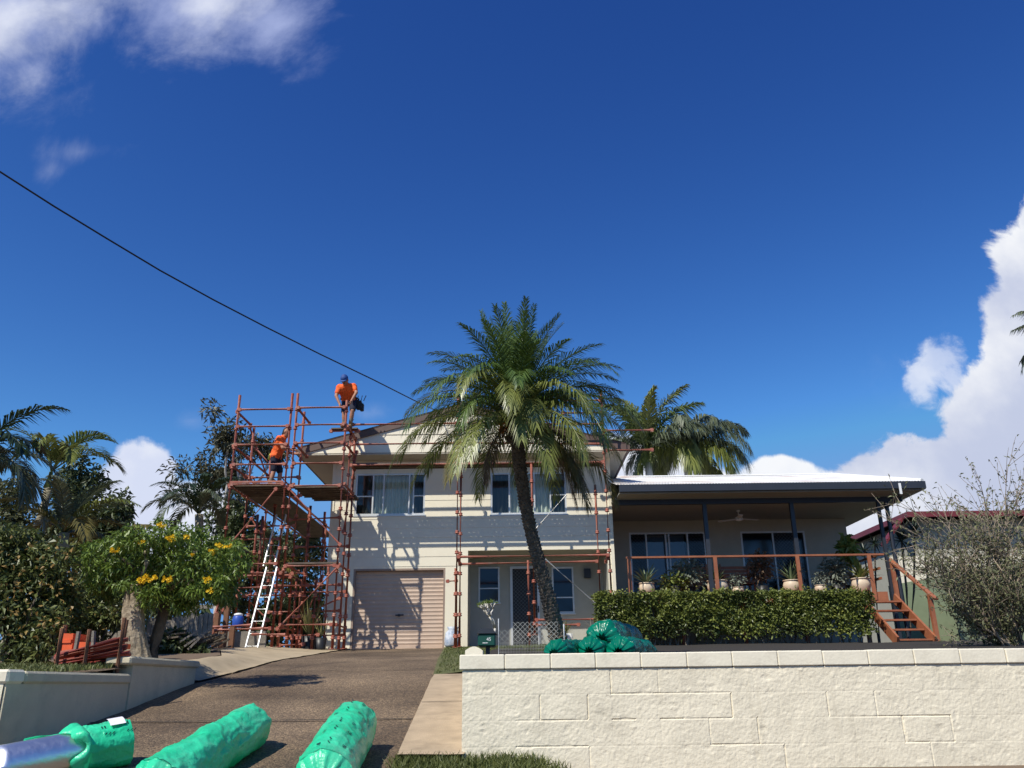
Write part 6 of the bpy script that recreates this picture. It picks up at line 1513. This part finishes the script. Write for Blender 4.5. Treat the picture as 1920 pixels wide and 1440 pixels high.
mb = MB(); x = X(275, 1180, 17.5); xe = X(402, 1180, 17.8); mb.box(x, xe, 17.56, 17.6, 2.75, 2.83); mb.box(x, xe, 17.56, 17.6, 3.15, 3.23); mb.build('rail', M['oldwood'], pf)
while x < xe:
    mb = MB(); t = (x - X(275, 1180, 17.5)) / 1.4; h = Z(300, 1158, 17.5) + rg.uniform(-.05, .05) if t < .35 else Z(350, 1150, 17.5) + rg.uniform(-.06, .04); mb.box(x, x + .085, 17.5, 17.559, 2.3, h); mb.build('paling', M['oldwood'], pf); x += .095
hf = thing('paling_fence', P(170, 1210, 13.5), 'short grey paling fence behind the rack of orange tubes', 'fence')
mb = MB(); x0, x1 = X(110, 1200, 13.2), X(235, 1200, 13.2); mb.box(x0, x1, 13.22, 13.26, 2.15, 2.22); mb.build('rail', M['oldwood'], hf)
x = x0
while x < x1: mb = MB(); mb.box(x, x + .09, 13.18, 13.219, 1.95, Z(170, 1186, 13.2) + rg.uniform(-.03, .03)); mb.build('paling', M['oldwood'], hf); x += .1
# rack of tubes on the bank
YK = 9.6
rk = thing('tube_rack', P(165, 1250, YK), 'timber posted rack holding red scaffold tubes and orange planks on the grassy bank', 'rack')
for px, py0, py1, Y in ((103, 1178, 1262, YK - .1), (155, 1180, 1266, YK - .3), (221, 1158, 1245, YK), (226, 1162, 1243, YK + .4), (112, 1172, 1240, YK + .6)):
    c = P(px, py1, Y); mb = MB(); mb.tube([(c.x, Y, zl(Y) - .1), (c.x, Y, Z(px, py0, Y))], .025, 8); mb.build('post', M['brownwood'], rk)
for px0, py0, px1, py1, m in ((138, 1240, 148, 1184, 'oldwood'), (174, 1222, 176, 1183, 'oldwood')):
    mb = MB(); mb.bar(P(px0, py0, YK + .1), P(px1, py1, YK + .1), .05, .03); mb.build('upright', M[m], rk)
rg = random.Random(33)
for i in range(20):
    lv = i // 5; y0 = YK - .02 + .09 * (i % 5); mb = MB()
    a = P(102 + rg.uniform(0, 10), 1246 - lv * 6 + rg.uniform(-3, 3), y0); b = P(236 + rg.uniform(-20, 10), 1226 - lv * 8 + rg.uniform(-4, 4), y0 + .05); mb.tube([a, b], .026, 8); mb.build('tube', M['steelred' if i % 3 else 'redbrick'], rk, True)
for (px0, py0, px1, py1) in ((118, 1188, 142, 1200), (118, 1206, 140, 1228), (147, 1204, 172, 1222), (176, 1209, 192, 1222), (199, 1206, 226, 1216), (120, 1200, 138, 1206)):
    a, b = P(px0, py1, YK + .62), P(px1, py0, YK + .62); mb = MB(); mb.box(a.x, b.x, YK + .55 + rg.uniform(0, .03), YK + .9, a.z, b.z); mb.build('plank_end', M['orange'], rk)
mb = MB(); mb.box(P(104, 1230, YK + .5).x, P(236, 1230, YK + .5).x, YK + .5, YK + .95, zl(YK), P(150, 1231, YK + .5).z); mb.build('tube_stack', M['redbrick'], rk)
# heap of offcuts and dark prunings beside the trunk
YQ = 15.5
hp = thing('timber_heap', P(330, 1225, YQ), 'heap of dark prunings and timber offcuts behind the upper wall', 'heap'); mb = MB()
for i in range(34):
    px = rg.uniform(285, 405); py = rg.uniform(1190, 1232); c = P(px, py, YQ + rg.uniform(-.4, .5)); d = Vector((1, rg.uniform(-.4, .4), rg.uniform(-.15, .55))).normalized(); mb.bar(c - d * .35, c + d * .35, .07, .03)
mb.build('offcuts', M['darkbark'], hp)
mb = MB()
for (a_, b_) in (((335, 1205), (372, 1182)), ((345, 1212), (385, 1186)), ((352, 1218), (392, 1180)), ((290, 1213), (330, 1208)), ((280, 1222), (335, 1212))): mb.bar(P(a_[0], a_[1], YQ - .45), P(b_[0], b_[1], YQ - .3), .06, .03)
mb.build('grey_boards', M['oldwood'], hp)
mb = MB(); cloud(mb, lump(330, 1210, YQ - .2, 52, 26, 8, 55, .3), 2200, .13, .05, rg); mb.build('prunings', M['treedark'], hp)

# ------------------------------------------------------------------ far treeline
rg = random.Random(77); mb = MB(); bl_ = []
for i in range(90):
    x = -75 + 150 * i / 90 + rg.uniform(-1, 1); h = rg.uniform(1.5, 3.0) + (2.6 if x < -8 else 0); bl_.append((x, 62 + rg.uniform(-4, 6), 2.6 + h * .7, 2.2, 2.0, h))
cloud(mb, bl_, 9000, .75, .45, rg, .3, .4, .2); o = mb.build('treeline', M['treedark']); tag(o, 'distant line of dark trees behind the houses', 'treeline', kind='stuff')
